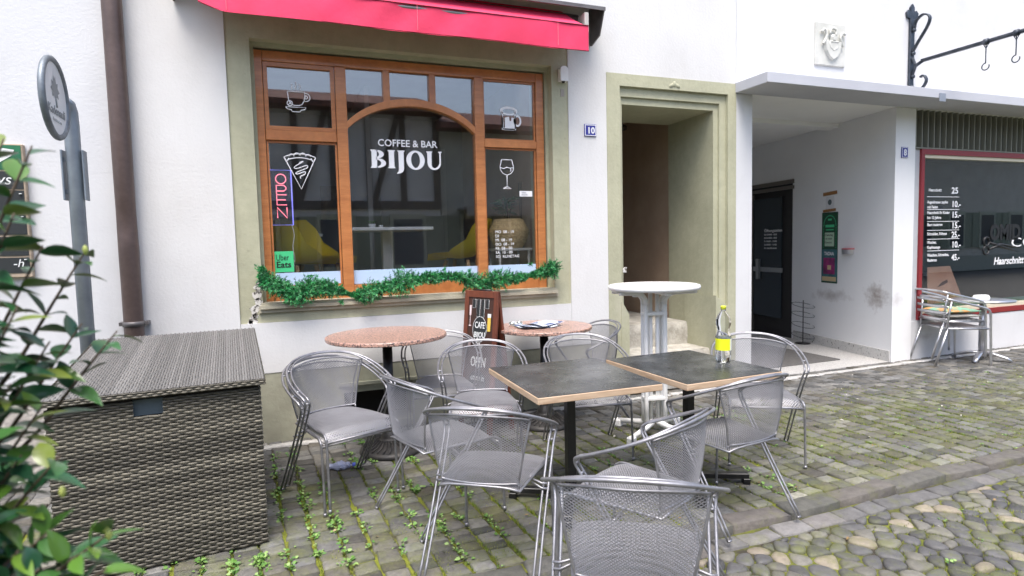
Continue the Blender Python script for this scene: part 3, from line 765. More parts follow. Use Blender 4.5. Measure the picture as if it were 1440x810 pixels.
# peeling patches: crumbled plaster by the left foot of the window and crack
b = MB(); random.seed(3)
for (px_, pz_, s) in ((365, 402, 7), (362, 414, 6), (363, 424, 5), (358, 436, 6), (360, 445, 4), (356, 452, 6), (352, 454, 4), (878, 380, 5)):
    p = W(px_, pz_); r_ = s*.0062
    pts = [(p.x+r_*random.uniform(.5, 1.2)*math.cos(2*PI*i/9), WY+(.012 if px_ < 800 else -.009), p.z+r_*random.uniform(.6, 1.4)*math.sin(2*PI*i/9)) for i in range(9)]
    b.add(pts+[(x, y+.004, z) for x, y, z in pts], [tuple(range(9))]+[(i, 9+i, 9+(i+1) % 9, (i+1) % 9) for i in range(9)])
b.build('flaked_plaster', mat('bare plaster', (.62, .60, .56), .95, c2=(.10, .09, .08), scale=45, contrast=(.5, .6)), ch)
b = MB(); cr = [W(*p_) for p_ in ((352, 456), (357, 466), (358, 482), (362, 500), (367, 512), (371, 522))]
b.tube([(p_.x, WY-.0005, p_.z) for p_ in cr], .0018, 4); b.build('crack', mat('dark grey crack line', (.25, .24, .23), .9), ch)  # thin dark grey line that marks the crack
for o_ in [ch]: pass
# light interior of the cafe
ir = thing('cafe_room', 'dark grey cafe interior seen through the big window', 'room', (1.1, 7, .93))
X0, X1, Y0, Y1, Z0, Z1 = -1.4, 2.9, WY+.41, 8.6, .93, 3.3
b = MB(); b.box(X0-.1, X0, Y0, Y1, Z0, Z1); b.box(X1, X1+.1, Y0, Y1, Z0, Z1); b.box(X0-.1, X1+.1, Y1, Y1+.1, Z0, Z1); b.box(X0-.1, X1+.1, Y0-.02, 5.45, Z1, Z1+.1); b.box(X0-.1, X1+.1, 6.12, Y1+.1, Z1, Z1+.1)  # ceiling strip left open, an added unseen gap that lets sky light in
b.box(X0-.1, nx0-.0, Y0-.005, Y0+.02, Z0, Z1); b.box(nx1-.0, X1+.1, Y0-.005, Y0+.02, Z0, Z1)
b.build('wall', M_int, ir)
b = MB(); b.box(X0, X1, Y0, Y1, Z0-.06, Z0); b.build('floor', mat('brown interior floor', (.28, .22, .17), .5), ir)
b = MB(); b.box(.95, 1.0, 6.9, Y1-.01, Z0, Z1-.01); b.box(1.35, 2.3, Y1-.04, Y1-.005, Z0+.1, 2.9); b.buildx('wall_panel', M_intl, ir)
b = MB(); b.box(.55, .92, Y1-.03, Y1-.006, 1.9, 2.35); b.build('picture', mat('faded picture', (.22, .16, .10), .7, c2=(.08, .07, .06), scale=6), ir)
b = MB(); b.box(-1.2, .1, Y1-.55, Y1-.02, Z0, 1.95); b.box(-1.2, .1, Y1-.3, Y1-.02, 2.25, 2.28); b.buildx('bar_counter', mat('dark counter', (.05, .035, .03), .5), ir)
def bottles():
    for k in range(9):
        t = thing('bottle', 'dark bottle on the shelf deep inside the cafe', 'bottle', (-1.1+k*.13, Y1-.16, 2.28), group='bottles on the bar shelf')
        m_ = MB(); m_.lathe([(.0, 0), (.035, 0), (.036, .16), (.014, .21), (.013, .28), (.0, .28)], tuple(t.location), 10)
        m_.build('body', mat('bottle %d' % (k % 3), ((.10, .02, .03), (.03, .07, .03), (.12, .07, .02))[k % 3], .2), t)
bottles()
# table inside
def in_table(x0, x1, y0, y1, z, label):
    t = thing('cafe_table', label, 'table', ((x0+x1)/2, (y0+y1)/2, Z0), group='white tables inside the cafe')
    b = MB(); b.bbox(x0, x1, y0, y1, z-.03, z, .004); b.build('tabletop', M_white, t)
    cx, cy = (x0+x1)/2, (y0+y1)/2
    b = MB(); b.bbox(cx-.05, cx+.05, cy-.05, cy+.05, Z0+.02, z-.03, .004); b.build('pedestal', mat('white steel', (.55, .53, .50), .5), t)
    b = MB(); b.bbox(cx-.25, cx+.25, cy-.25, cy+.25, Z0, Z0+.02, .003); b.build('base', M_black, t)
in_table(.60, 1.38, 5.65, 6.35, 1.69, 'white square table behind the large middle pane')
in_table(-.25, .42, 6.5, 7.1, 1.66, 'white table half hidden behind the yellow chairs')
t = thing('table_decoration', 'tiny white pots with sprigs on the white table inside', 'pots', (.86, 5.95, 1.69))
b = MB(); b.lathe([(0, 0), (.03, 0), (.034, .04), (0, .04)], (.84, 5.9, 1.69), 12); b.lathe([(0, 0), (.02, 0), (.02, .03), (0, .03)], (.93, 5.95, 1.69), 12); b.buildx('pot', M_white, t)
b = MB()
for k in range(14):
    a = random.uniform(0, 6.3); leafquad(b, (.84+.02*math.cos(a), 5.9, 1.73), (math.cos(a), math.sin(a), 1.2), .07, .006, (.12, .2, .08), n=2)
b.build('sprig', M_weed, t)
# yellow shell chairs
def shell_chair(loc, rz, label):
    t = thing('shell_chair', label, 'chair', (0, 0, 0), 0, 'yellow shell chairs inside the cafe')
    prof = [(-.24, .80), (-.215, .72), (-.185, .60), (-.15, .52), (-.09, .455), (0, .44), (.12, .45), (.20, .455), (.235, .43)]
    b = MB(); vs = []; n = 14
    for i, (y, z) in enumerate(prof):
        s = i/(len(prof)-1); wdt = (.13, .185, .205, .215, .225, .23, .23, .215, .17)[i]; lift = (.0, .02, .04, .055, .07, .06, .045, .03, .0)[i]
        for k in range(n+1):
            u = -1+2*k/n; c_ = u*u
            vs.append((u*wdt, y+c_*lift*(1 if i < 5 else 0), z+c_*lift*(.2 if i < 3 else 1)))
    m_ = len(vs); vs += [(x, y-.008 if k < 5*(n+1) else y, z-.008) for k, (x, y, z) in enumerate(vs)]
    fs = []
    for i in range(len(prof)-1):
        for k in range(n):
            a = i*(n+1)+k; fs += [(a, a+1, a+n+2, a+n+1), (m_+a, m_+a+n+1, m_+a+n+2, m_+a+1)]
    b.add(vs, fs, None, True); b.build('seat_shell', M_yellow, t)
    for sx_ in (-1, 1):
        for sy in (-1, 1):
            b = MB(); b.tube([(.08*sx_, .1*sy, .42), (.2*sx_, .2*sy, 0)], [.016, .011], 8); b.build('leg', mat('beech leg', (.4, .26, .14), .5), t)
    t.location = loc; t.rotation_euler = (0, 0, rz); t.scale = (1.15, 1.15, 1.05); return t
shell_chair((.14, 5.58, Z0-.01), math.radians(-42), 'yellow shell chair nearest the neon sign')
shell_chair((.34, 5.86, Z0-.01), math.radians(-50), 'yellow shell chair right of and behind its twin by the neon sign')
shell_chair((1.66, 5.70, Z0-.01), math.radians(48), 'yellow shell chair beside the basket planter')
# basket with plant on a small stool
t = thing('stool', 'small dark stool carrying the wicker basket in the window', 'stool', (2.1, 5.55, Z0))
b = MB(); b.bbox(1.93, 2.29, 5.38, 5.72, 1.44, 1.465); b.build('seat', M_intl, t)
for sx_ in (1.96, 2.26):
    for sy in (5.41, 5.69): b = MB(); b.tube([(sx_, sy, Z0), (sx_, sy, 1.44)], .012, 6); b.build('leg', M_intl, t)
t = thing('basket_planter', 'straw belly basket with folded rim holding a leafy plant in the window', 'basket', (2.11, 5.55, 1.466))
prof = [(0, 0), (.13, 0), (.165, .05), (.19, .11), (.205, .16), (.20, .185), (.185, .20), (.165, .24), (.145, .28), (.13, .285), (.128, .27), (.0, .26)]
b = MB(); pp = []
for i in range(len(prof)-1):
    for k in range(6):
        r_, z_ = lerp(prof[i][0], prof[i+1][0], k/6), lerp(prof[i][1], prof[i+1][1], k/6); pp.append((r_+(.003*math.sin(len(pp)*2.1) if i > 0 else 0), z_))
b.lathe(pp, (2.11, 5.55, 1.466), 36); b.build('basket', mat('straw', (.66, .50, .27), .8, c2=(.50, .35, .17), scale=30, fine=(80, .3), bump=.8, bscale=90), t)
b = MB()
for k in range(90):
    a = random.uniform(0, 6.3); r_ = random.uniform(0, .1); hh = random.uniform(.05, .2)
    leafquad(b, (2.11+r_*math.cos(a)-.03, 5.55+r_*math.sin(a), 1.74+hh), (math.cos(a)-.25, math.sin(a)*.6, random.uniform(.1, .8)), random.uniform(.06, .1), .014, random.choice(((.07, .14, .05), (.11, .19, .08), (.05, .10, .04))), n=3)
b.build('foliage', M_weed, t)
b = MB()
for k in range(8):
    a = random.uniform(0, 6.3); b.tube([(2.11, 5.55, 1.7), (2.08+.07*math.cos(a), 5.55+.07*math.sin(a), 1.9)], .003, 5)
b.build('stem', M_bark, t)
t = thing('reed_diffuser', 'dark reed sticks standing right of the basket', 'sticks', (2.27, 5.62, 1.466))
b = MB(); b.lathe([(0, 0), (.03, 0), (.03, .06), (.012, .09), (.012, .1), (0, .1)], (2.27, 5.62, 1.466), 12); b.build('bottle', M_int, t)
b = MB()
for k in (-.02, 0, .02): b.tube([(2.27, 5.62, 1.5), (2.27+k, 5.62, 2.12)], .003, 5)
b.buildx('reed', M_dark, t)
# neon sign hanging behind the lower left pane
nx_ = GY+.05
t = thing('neon_sign', 'red vertical OPEN sign with blue outline behind the lower left pane', 'sign', (.0, nx_, 1.9))
M_nred = mat('pink neon tube', (.6, .15, .2), .4, emit=(1, .22, .30), estr=.75); M_nblue = mat('blue neon tube', (.2, .2, .6), .4, emit=(.25, .25, 1), estr=.6)
b = MB(); b.tube([(-.048, nx_, 1.70), (.112, nx_, 1.70), (.112, nx_, 2.135), (-.048, nx_, 2.135)], .0055, 6, closed=True); b.build('outline_tube', M_nblue, t)
b = MB(); cx = .034
b.tube([(x, nx_, z) for x, z in arc(cx, 2.065, .038, 0, 360, 20)], .0045, 6)
b.tube([(cx-.036, nx_, 1.945), (cx-.036, nx_, 2.015), (cx+.02, nx_, 2.015), (cx+.036, nx_, 2.0), (cx+.036, nx_, 1.985), (cx+.02, nx_, 1.97), (cx-.036, nx_, 1.97)], .0045, 6)
b.tube([(cx+.038, nx_, 1.86), (cx-.036, nx_, 1.86), (cx-.036, nx_, 1.94), (cx+.038, nx_, 1.94)], .0045, 6); b.tube([(cx-.036, nx_, 1.90), (cx+.03, nx_, 1.90)], .0045, 6)
b.tube([(cx-.036, nx_, 1.755), (cx-.036, nx_, 1.84), (cx+.036, nx_, 1.755), (cx+.036, nx_, 1.84)], .0045, 6)
b.buildx('letter_tube', M_nred, t)
b = MB(); b.box(-.045, .108, nx_+.008, nx_+.012, 1.703, 2.132); b.build('back_panel', mat('smoky panel', (.05, .06, .09), .2, alpha=.45), t)
b = MB(); b.tube(catmull([(.10, nx_, 1.70), (.115, nx_, 1.62), (.10, nx_, 1.52), (.11, nx_, 1.42), (.09, nx_, 1.3)], 5), .003, 5); b.tube([(-.04, nx_, 2.135), (-.04, nx_, 2.36)], .0018, 5); b.buildx('cable', M_white, t)

# ------------------------------------------------------------ drainpipe
t = thing('drainpipe', 'dented brown copper drainpipe running down beside the cafe', 'drainpipe', (-.985, WY-.075, 0))
path = [(-.985, WY-.078, z) for z in [.02+.1*i for i in range(86)]]
rr = []
for p in path:
    z = p[2]; rr.append(.062*(1+.025*NZ.noise(Vector((z*2.3, 0, 0))))-(.010 if 1.55 < z < 1.85 else 0)*abs(math.sin(z*31)))
b = MB(); b.tube(path, rr, 20)
vs = []
for (x, y, z) in b.v:      # a real dent facing the street
    d = math.exp(-((z-1.72)/.10)**2)*max(0, (WY-.09-y)/.06)*.030+math.exp(-((z-1.55)/.05)**2)*max(0, (x+.985)/.06)*.014
    vs.append((x, y+d, z))
b.v = vs; b.build('pipe', M_pipe, t)
for z in (.99, 3.6, 6):
    b = MB(); b.lathe([(.063, 0), (.069, 0), (.069, .035), (.063, .035)], (-.985, WY-.078, z), 20)
    b.box(-1.075, -1.05, WY-.085, WY, z+.005, z+.03); b.box(-.92, -.895, WY-.085, WY, z+.005, z+.03); b.build('pipe_clamp', M_hood, t)
b = MB(); b.lathe([(.070, 0), (.070, .8), (.074, .80), (.074, .83), (.063, .83)], (-.985, WY-.078, .0), 20); b.build('pipe_foot', mat('cast rain pipe foot', (.14, .09, .08), .5, .3), t)

# ------------------------------------------------------------ awning
t = thing('awning', 'raspberry red rolled-in awning under a brown metal hood above the cafe window', 'awning', (1.05, WY, 3.4))
ax0, ax1, ay = -.43, 2.51, 4.6
b = MB(); nxa = 90; vs = []; fs = []
def hemz(x): return 3.120-.012*(x+.4)/2.9+.003*math.sin(x*5.0)+(.05*max(0, (-.25-x)/.18)**1.5)
for i in range(nxa+1):
    x = lerp(ax0, ax1, i/nxa)
    for k in range(9):
        v = k/8; z = lerp(3.315, hemz(x), v); y = ay-.004*math.sin(x*4+v*2)-.006*v*math.sin(x*2.6+1)-.004*math.sin(x*17+v*3)*math.sin(x*1.7)
        vs.append((x, y, z))
for i in range(nxa):
    for k in range(8): fs.append((i*9+k, i*9+k+1, (i+1)*9+k+1, (i+1)*9+k))
m_ = len(vs); vs += [(x, y+.002, z) for x, y, z in vs]; fs += [tuple(m_+q for q in reversed(f)) for f in fs]
b.add(vs, fs, None, True); va = b.build('valance', M_pink, t)
b = MB(); b.tube([(lerp(ax0, ax1, i/60), ay-.003, hemz(lerp(ax0, ax1, i/60))+.004) for i in range(61)], .003, 5); b.tube([(ax0, ay-.004, 3.318), (ax1, ay-.004, 3.318)], .004, 6)
b.build('piping', M_piping, va)
b = MB()
for xx in (-.26, 1.05, 2.22): b.box(xx, xx+.003, ay-.012, ay-.009, 3.13, 3.31)
b.buildx('seam', mat('pale seam thread', (.8, .2, .28), .8), va)
b = MB(); vs = []; fs = []
for i in range(41):
    x = lerp(ax0+.02, ax1-.02, i/40); s = 1 if i < 40 else 1
    for k in range(7):
        v = k/6; vs.append((x-(.10*v*v if i > 36 else 0), lerp(ay, WY-.10, v), lerp(3.318, 3.52, v)-.02*math.sin(PI*v)))
for i in range(40):
    for k in range(6): fs.append((i*7+k, (i+1)*7+k, (i+1)*7+k+1, i*7+k+1))
m_ = len(vs); vs += [(x, y, z-.003) for x, y, z in vs]; fs += [tuple(m_+q for q in reversed(f)) for f in fs]
b.add(vs, fs, None, True); b.build('canopy_fabric', M_pink, t)
b = MB(); b.tube([(ax0, ay+.022, 3.300), (ax1, ay+.022, 3.300)], .02, 10); b.tube([(ax0+.05, WY-.10, 3.46), (ax1+.03, WY-.10, 3.46)], .045, 14); b.build('front_bar', mat('grey awning bar', (.25, .24, .23), .4, .6), t)
b = MB(); hx0, hx1 = -.62, 2.73
prof = [(4.69, 3.53), (4.69, 3.50), (4.70, 3.50), (4.71, 3.535), (WY, 3.62), (WY, 3.64)]
vs = [(hx0, y, z) for y, z in prof]+[(hx1, y, z) for y, z in prof]; n_ = len(prof)
b.add(vs, [(i, i+n_, (i+1) % n_+n_, (i+1) % n_) for i in range(n_)]+[tuple(range(n_)), tuple(range(2*n_-1, n_-1, -1))])
for xx in (hx0, hx1-.012):
    M2 = Matrix(((0, 0, 1, xx), (1, 0, 0, 0), (0, 1, 0, 0), (0, 0, 0, 1)))
    b.prism([(4.695, 3.53), (4.79, 3.32), (4.94, 3.275), (WY-.001, 3.29), (WY-.001, 3.61)], 0, .012, M2)
b.build('hood', M_hood, t)
b = MB(); b.bbox(2.53, 2.57, 4.70, 4.84, 3.30, 3.47); b.bbox(-.50, -.46, 4.70, 4.84, 3.30, 3.47); b.buildx('bracket', mat('pale bracket', (.45, .43, .40), .5), t)

# ------------------------------------------------------------ small wall things
p0 = W(784, 95); 
t = thing('wall_sensor', 'small white rounded sensor lamp above a grey patch right of the window', 'sensor', (2.44, WY+.014, 2.99))
b = MB(); prof = [(2.402, 2.945), (2.478, 2.945)]+[(2.44+.038*math.cos(PI*i/12), 3.045+.03*math.sin(PI*i/12)) for i in range(13)]
vs = [(x, WY-.045, z) for x, z in prof]+[(x, WY+.013, z) for x, z in prof]; n_ = len(prof)
b.add(vs, [tuple(range(n_))]+[(i, i+n_, (i+1) % n_+n_, (i+1) % n_) for i in range(n_)]); b.build('housing', M_white, t)
b = MB(); b.lathe([(0, -.015), (.012, -.012), (.015, 0)], (2.44, WY-.02, 2.945), 12); b.build('lens', M_dark, t)
b = MB(); b.box(2.425, 2.462, WY+.009, WY+.013, 2.82, 2.885); b.build('patch', mat('grey patch', (.34, .31, .27), .9), t)
t = thing('stone_relief', 'pale stone relief with a shield and ribbons set high in the white wall', 'relief', (5.64, WY, 3.57))
b = MB(); b.bbox(5.43, 5.86, WY-.022, WY+.01, 3.345, 3.79, .005); b.build('slab', mat('pale relief stone', (.60, .60, .56), .9, c2=(.52, .52, .48), scale=8), t)
b = MB(); cx, cz = 5.66, 3.56
sh = [(-.13, .05), (-.11, -.06), (-.06, -.13), (0, -.165), (.06, -.13), (.11, -.06), (.13, .05)]
def relief(poly, y0, y1, k=.9):
    n_ = len(poly); c0 = (sum(p[0] for p in poly)/n_, sum(p[1] for p in poly)/n_)
    vs = [(cx+x, y0, cz+z) for x, z in poly]+[(cx+lerp(c0[0], x, k), y1, cz+lerp(c0[1], z, k)) for x, z in poly]
    b.add(vs, [tuple(range(n_, 2*n_))]+[(i, (i+1) % n_, n_+(i+1) % n_, n_+i) for i in range(n_)])
relief(sh, WY-.023, WY-.052, .88)
for P in (catmull([(-.17, .12, 0), (-.13, .15, 0), (-.10, .10, 0), (-.12, .04, 0), (-.15, .0, 0)], 4), catmull([(.17, .12, 0), (.13, .13, 0), (.10, .08, 0), (.12, .03, 0), (.14, -.01, 0)], 4),
          catmull([(-.05, .11, 0), (-.04, .16, 0), (.0, .17, 0), (.04, .15, 0), (.03, .10, 0)], 4), [(-.06, .03, 0), (.06, .03, 0), (.05, -.03, 0), (0, -.06, 0), (-.05, -.03, 0), (-.06, .03, 0)]):
    b.tube([(cx+p[0], WY-.045, cz+p[1]) for p in P], .013, 6)
relief([(-.03, .03), (.03, .03), (.04, .09), (0, .12), (-.04, .09)], WY-.03, WY-.06, .6)
b.buildx('shield_carving', M_s if False else mat('pale relief stone', (.6, .6, .56)), t)

# ============================================================ BARBER HOUSE
OC = (6.74, WY, 0)
bh = thing('townhouse', 'white barber house with pale flat canopy, open entrance recess and number 8', 'house', OC)
CZ0, CZ1, CYF = 2.975, 3.062, 4.545
b = MB()
b.box(4.392, 16, WY, WY+.4, CZ1+.004, TOP)
b.box(4.392, 4.60, WY, 8.2, -.02, 2.973); b.box(4.60, 7.3, 8.2, 8.4, -.02, 2.973)
b.box(7.03, 16, WY+.012, WY+.3, -.02, .465)
b.build('wall', M_wallC, bh)
b = MB(); b.prism([(6.70, WY), (7.03, WY), (7.03, WY+.3), (7.6, 8.2), (7.28, 8.2), (7.08, 6.8)], -.02, 2.973)
b.build('recess_wall', M_wallR, bh)
b = MB(); b.box(7.032, 7.15, WY+.03, WY+.2, .467, 2.515); b.build('pier', mat('grey pier paint', (.50, .51, .53), .7, c2=(.44, .45, .47), scale=3), bh)
b = MB(); b.bbox(4.39, 16, CYF, WY-.001, CZ0, CZ1, .004)
cn = b.build('entrance_canopy', M_canopy, bh)
b = MB(); b.bbox(4.375, 16.01, CYF-.012, CYF+.0, CZ0+.004, CZ1+.012, .002); b.box(4.378, 4.388, CYF, WY-.001, CZ0+.004, CZ1+.012); b.buildx('fascia', M_canopy, cn)
b = MB(); b.box(4.60, 16, WY+.0, 8.2, CZ0, CZ1); b.box(4.62, 7.0, 5.9, 6.1, 2.92, CZ0-.002); b.buildx('soffit', M_soffit, bh)
p = W(1325, 137, CYF-.014); b = MB(); b.bbox(p.x-.05, p.x+.05, CYF-.022, CYF-.012, p.z-.045, p.z+.045, .002); b.build('canopy_plaque', mat('grey plaque', (.30, .32, .36), .4, .4), bh)
# terrazzo skirting on the oblique wall, floor and mat
def obx(y): return lerp(6.70, 7.08, (y-WY)/(6.8-WY)) if y < 6.8 else lerp(7.08, 7.28, (y-6.8)/1.4)
b = MB()
for (ya, yb) in ((WY+.02, 5.42), (5.428, 5.95), (5.958, 6.45), (6.458, 6.78)):
    b.add([(obx(ya)-.014, ya, 0), (obx(yb)-.014, yb, 0), (obx(yb)-.014, yb, .13), (obx(ya)-.014, ya, .13), (obx(ya)+.01, ya, .13), (obx(yb)+.01, yb, .13), (obx(ya)+.01, ya, 0), (obx(yb)+.01, yb, 0)],
          [(0, 3, 2, 1), (3, 4, 5, 2), (0, 6, 4, 3), (1, 2, 5, 7)])
b.build('skirting', M_terr, bh)
b = MB(); b.box(4.60, 7.3, 4.995, 8.2, -.03, .004); tag(b.build('recess_floor', mat('pale terrazzo floor', (.50, .49, .47), .5, c2=(.34, .33, .32), scale=60, contrast=(.5, .6), fine=(120, .2))), kind='structure')
t = thing('door_mat', 'dark grey mat in the entrance recess of the barber house', 'mat', (5.7, 6, .004)); b = MB(); b.bbox(4.9, 6.30, 5.32, 7.6, .005, .018, .004); b.build('mat', M_mat, t)
# glass door in the oblique wall
def ob(y, off=0.): return Vector((obx(y)-off, y, 0))
def obrect(b, ya, yb, z0, z1, o0, o1):
    P = [ob(ya, o0), ob(yb, o0), ob(yb, o1), ob(ya, o1)]
    b.add([(p.x, p.y, z0) for p in P]+[(p.x, p.y, z1) for p in P], [(0, 1, 2, 3), (7, 6, 5, 4), (0, 4, 5, 1), (1, 5, 6, 2), (2, 6, 7, 3), (3, 7, 4, 0)])
b = MB(); obrect(b, 6.83, 7.80, .0, 2.30, .001, .012); dr = b.build('door', M_dark, bh)
b = MB(); obrect(b, 6.80, 7.82, 2.30, 2.36, .0, .03); obrect(b, 6.80, 7.82, 2.22, 2.27, .0, .045); obrect(b, 7.70, 7.735, .02, 2.2, .02, .06); obrect(b, 7.78, 7.82, .0, 2.3, .01, .04); b.build('door_frame', mat('bronze door frame', (.20, .18, .16), .45, .6), dr)
b = MB(); obrect(b, 7.02, 7.70, .28, 2.12, .03, .045); b.build('door_pane', mat('dark blue glass', (.018, .028, .036), .12), dr)
b = MB(); obrect(b, 6.98, 7.70, .98, 1.05, .05, .065); obrect(b, 7.50, 7.56, .86, 1.18, .06, .11); b.build('door_handle', mat('worn steel handle', (.35, .36, .36), .35, .7), dr)
axd = Vector((obx(6.8)-obx(7.8), -1.0, 0)).normalized()
for k, (s, sz) in enumerate((('Öffnungszeiten', .062), ('Mo Di 09:00 - 18:30', .034), ('Mi Do 09:00 - 18:30', .034), ('Fr 09:00 - 19:00', .034), ('Sa 08:00 - 17:00', .034), ('So geschlossen', .034))):
    o = ob(7.42, .052); text(s, (o.x+(.0), o.y, 1.60-k*.052), sz, 'lettering', M_deco, dr, ax=axd, bold=.0007, width=(.42 if k == 0 else .30))
# posters on the oblique wall
axw = Vector((obx(WY)-obx(6.8), WY-6.8, 0)).normalized(); nw = Vector((-axw.y*-1, axw.x*-1, 0))
nw = Vector((axw.y, -axw.x, 0)); nw = nw if nw.x < 0 else -nw
def onw(y, z, off=.004): p = ob(y); return Vector((p.x, p.y, z))+nw*off
def panel(bm, ya, yb, z0, z1, o0=.001, o1=.006):
    obrect(bm, ya, yb, z0, z1, o0, o1)
t = thing('poster', 'green and purple event poster strip taped to the white recess wall', 'poster', (obx(6.0), 6.03, 1.0))
b = MB(); panel(b, 5.885, 6.19, .88, 1.83); b.build('sheet', mat('dark green paper', (.012, .06, .03), .5), t)
M_pg = mat('bright green print', (.07, .55, .25), .5); M_tl = mat('teal print', (.05, .17, .19), .5, c2=(.03, .08, .10), scale=9); M_mg = mat('magenta print', (.35, .03, .17), .5, c2=(.10, .02, .07), scale=12); M_cr = mat('cream print', (.55, .42, .24), .5)
b = MB(); panel(b, 5.89, 6.185, .90, 1.335, .0061, .0072); b.build('lower_print', M_tl, t)
b = MB(); panel(b, 5.93, 6.15, 1.0, 1.22, .0073, .0082); b.build('lower_print', M_mg, t)
b = MB(); panel(b, 5.905, 6.17, .905, .965, .0073, .0082); panel(b, 6.0, 6.07, 1.06, 1.12, .0083, .009); b.buildx('lower_print', M_cr, t)
b = MB(); panel(b, 5.95, 6.13, 1.375, 1.56, .0061, .0072); b.build('white_box', mat('pale green print', (.45, .60, .45), .5), t)
b = MB()
for k in range(22):
    a = PI*k/21; r0_ = .115; yy = 6.035+r0_*math.cos(a); zz = 1.66+r0_*math.sin(a)*1.1; panel(b, yy-.006, yy+.006, zz-.006, zz+.006, .0061, .0072)
for k in range(14):
    for yy in (5.915, 6.155): panel(b, yy-.005, yy+.005, 1.36+k*.022-.004, 1.36+k*.022+.004, .0061, .0072)
panel(b, 6.0, 6.07, 1.72, 1.745, .0061, .0072); panel(b, 5.95, 6.12, 1.63, 1.665, .0061, .0072); panel(b, 5.96, 6.11, 1.59, 1.605, .0061, .0072); b.buildx('green_print', M_pg, t)
text('TADAA', onw(6.13, 1.255, .010), .065, 'lettering', M_deco, t, ax=axw, width=.19, bold=.001)
text('Dienstag', onw(6.12, 1.515, .010), .04, 'lettering', M_ink, t, ax=axw, width=.15)
text('18 UHR', onw(6.12, 1.465, .010), .034, 'lettering', M_ink, t, ax=axw, width=.13); text('Eintritt', onw(6.12, 1.415, .010), .034, 'lettering', M_ink, t, ax=axw, width=.13)
t = thing('notice', 'small white square notice with a round emblem held by brown tape', 'notice', (obx(6.05), 6.05, 1.95))
b = MB(); panel(b, 5.96, 6.12, 1.875, 2.04); b.build('sheet', mat('white paper', (.68, .68, .69), .7), t)
b = MB(); c = onw(6.04, 1.965, .0075); b.add([tuple(c+axw*(.038*math.cos(2*PI*i/20))+Vector((0, 0, .038*math.sin(2*PI*i/20)))) for i in range(20)], [tuple(range(20))]); b.build('emblem', mat('dark print', (.10, .13, .14), .6), t)
b = MB(); 
for (za, zb_, s) in ((2.055, 2.10, 0), (1.833, 1.868, .02)):
    P = [onw(6.17, za, .009), onw(5.90+s, za+.012, .009), onw(5.90+s, zb_+.012, .009), onw(6.17, zb_, .009)]
    b.add([tuple(p) for p in P]+[tuple(p-nw*.002) for p in P], [(0, 1, 2, 3), (0, 4, 5, 1), (2, 6, 7, 3)])
b.buildx('tape', mat('brown tape', (.32, .15, .05), .4), t)
t = thing('wall_ashtray', 'small steel half-round ashtray with red rim on the recess wall', 'ashtray', (obx(5.68), 5.68, 1.3))
c = onw(5.68, 1.29, 0)
def halfcup(z0, z1, r0_, r1_):
    bb = MB(); vs = []; n_ = 14
    for (z, r_) in ((z0, r0_), (z1, r1_)):
        for i in range(n_+1): a = PI*i/n_; p = c+axw*(r_*1.3*math.cos(a))+nw*(r_*math.sin(a)); vs.append((p.x, p.y, z))
    bb.add(vs, [(i, i+1, n_+2+i, n_+1+i) for i in range(n_)]+[tuple(range(n_+1)), tuple(reversed(range(n_+1, 2*n_+2)))], None, False); return bb
halfcup(1.275, 1.335, .07, .075).build('cup', M_alu, t); halfcup(1.336, 1.348, .076, .076).build('rim', mat('red enamel rim', (.5, .03, .05), .4), t)
t = thing('wire_rack', 'thin black wire shelf stand leaning in the recess by the door', 'rack', (6.85, 6.35, 0))
b = MB()
b.tube([(6.85, 6.40, 0.004), (6.85, 6.40, .62)], .007, 6)
b.lathe([(0, 0), (.10, 0), (.10, .012), (0, .015)], (6.85, 6.40, .005), 20); b.build('pole', M_black, t)
for z in (.12, .27, .42, .55):
    b = MB(); b.tube([(6.85+x*.13, 6.40+y*.16, z+.03*y) for x, y in arc(0, 0, 1, 0, 340, 18)], .0035, 5); b.build('tray_ring', M_black, t)
# house number 8
p = W(1271.5, 214.5); b = MB(); q = .055
b.bbox(p.x-q, p.x+q, WY-.012, WY-.001, p.z-.062, p.z+.062, .003); hn = b.buildx('house_number', M_blue, bh)
b = MB(); ringbox(b, (p.x-q+.005, p.x+q-.005, p.z-.057, p.z+.057), (p.x-q+.010, p.x+q-.010, p.z-.052, p.z+.052), WY-.0135, WY-.0115); b.build('number_border', M_enw, hn)
text('8', (p.x-.024, WY-.0135, p.z-.035), .10, 'numeral', M_enw, hn, width=.05, bold=.003)
# louvre panel
b = MB(); b.box(7.035, 16, WY+.10, WY+.12, 2.52, 2.972); lv = b.build('louvre_panel', mat('dark louvre back', (.05, .05, .042), .8), bh)
b = MB(); x = 7.04
while x < 15.9: b.box(x, x+.014, WY+.005, WY+.095, 2.535, 2.97); x += .104
b.box(7.035, 16, WY, WY+.095, 2.518, 2.532); b.build('louvre_fin', mat('olive grey fin', (.22, .22, .18), .6), lv)
# barber shop window
bx0, bx1, bz0, bz1 = 7.152, 15.8, .475, 2.515
b = MB(); ringbox(b, (bx0, bx1, bz0, bz1), (bx0+.055, bx1-.05, bz0+.065, bz1-.06), WY+.004, WY+.12); bw = b.build('shop_window_frame', M_redf, bh)
b = MB(); ringbox(b, (bx0+.056, bx1-.051, bz0+.066, bz1-.061), (bx0+.078, bx1-.075, bz0+.115, bz1-.10), WY+.02, WY+.10); b.build('inner_frame', M_cream, bw)
gy = WY+.05
b = MB(); b.box(bx0+.07, bx1-.07, gy, gy+.005, bz0+.10, bz1-.09); b.build('pane', M_glass2, bw)
b = MB(); b.box(bx0+.08, bx1-.08, gy+.02, gy+.024, bz0+.12, bz0+.17); b.build('window_stripe', mat('teal stripe', (.10, .22, .20), .5), bw)
gx = gy-.003
def bt(s, px_, py_, sz, w=None, m=M_deco, **k):
    p = W(px_, py_, gx); return text(s, (p.x, gx, p.z), sz, 'lettering', m, bw, width=w, **k)
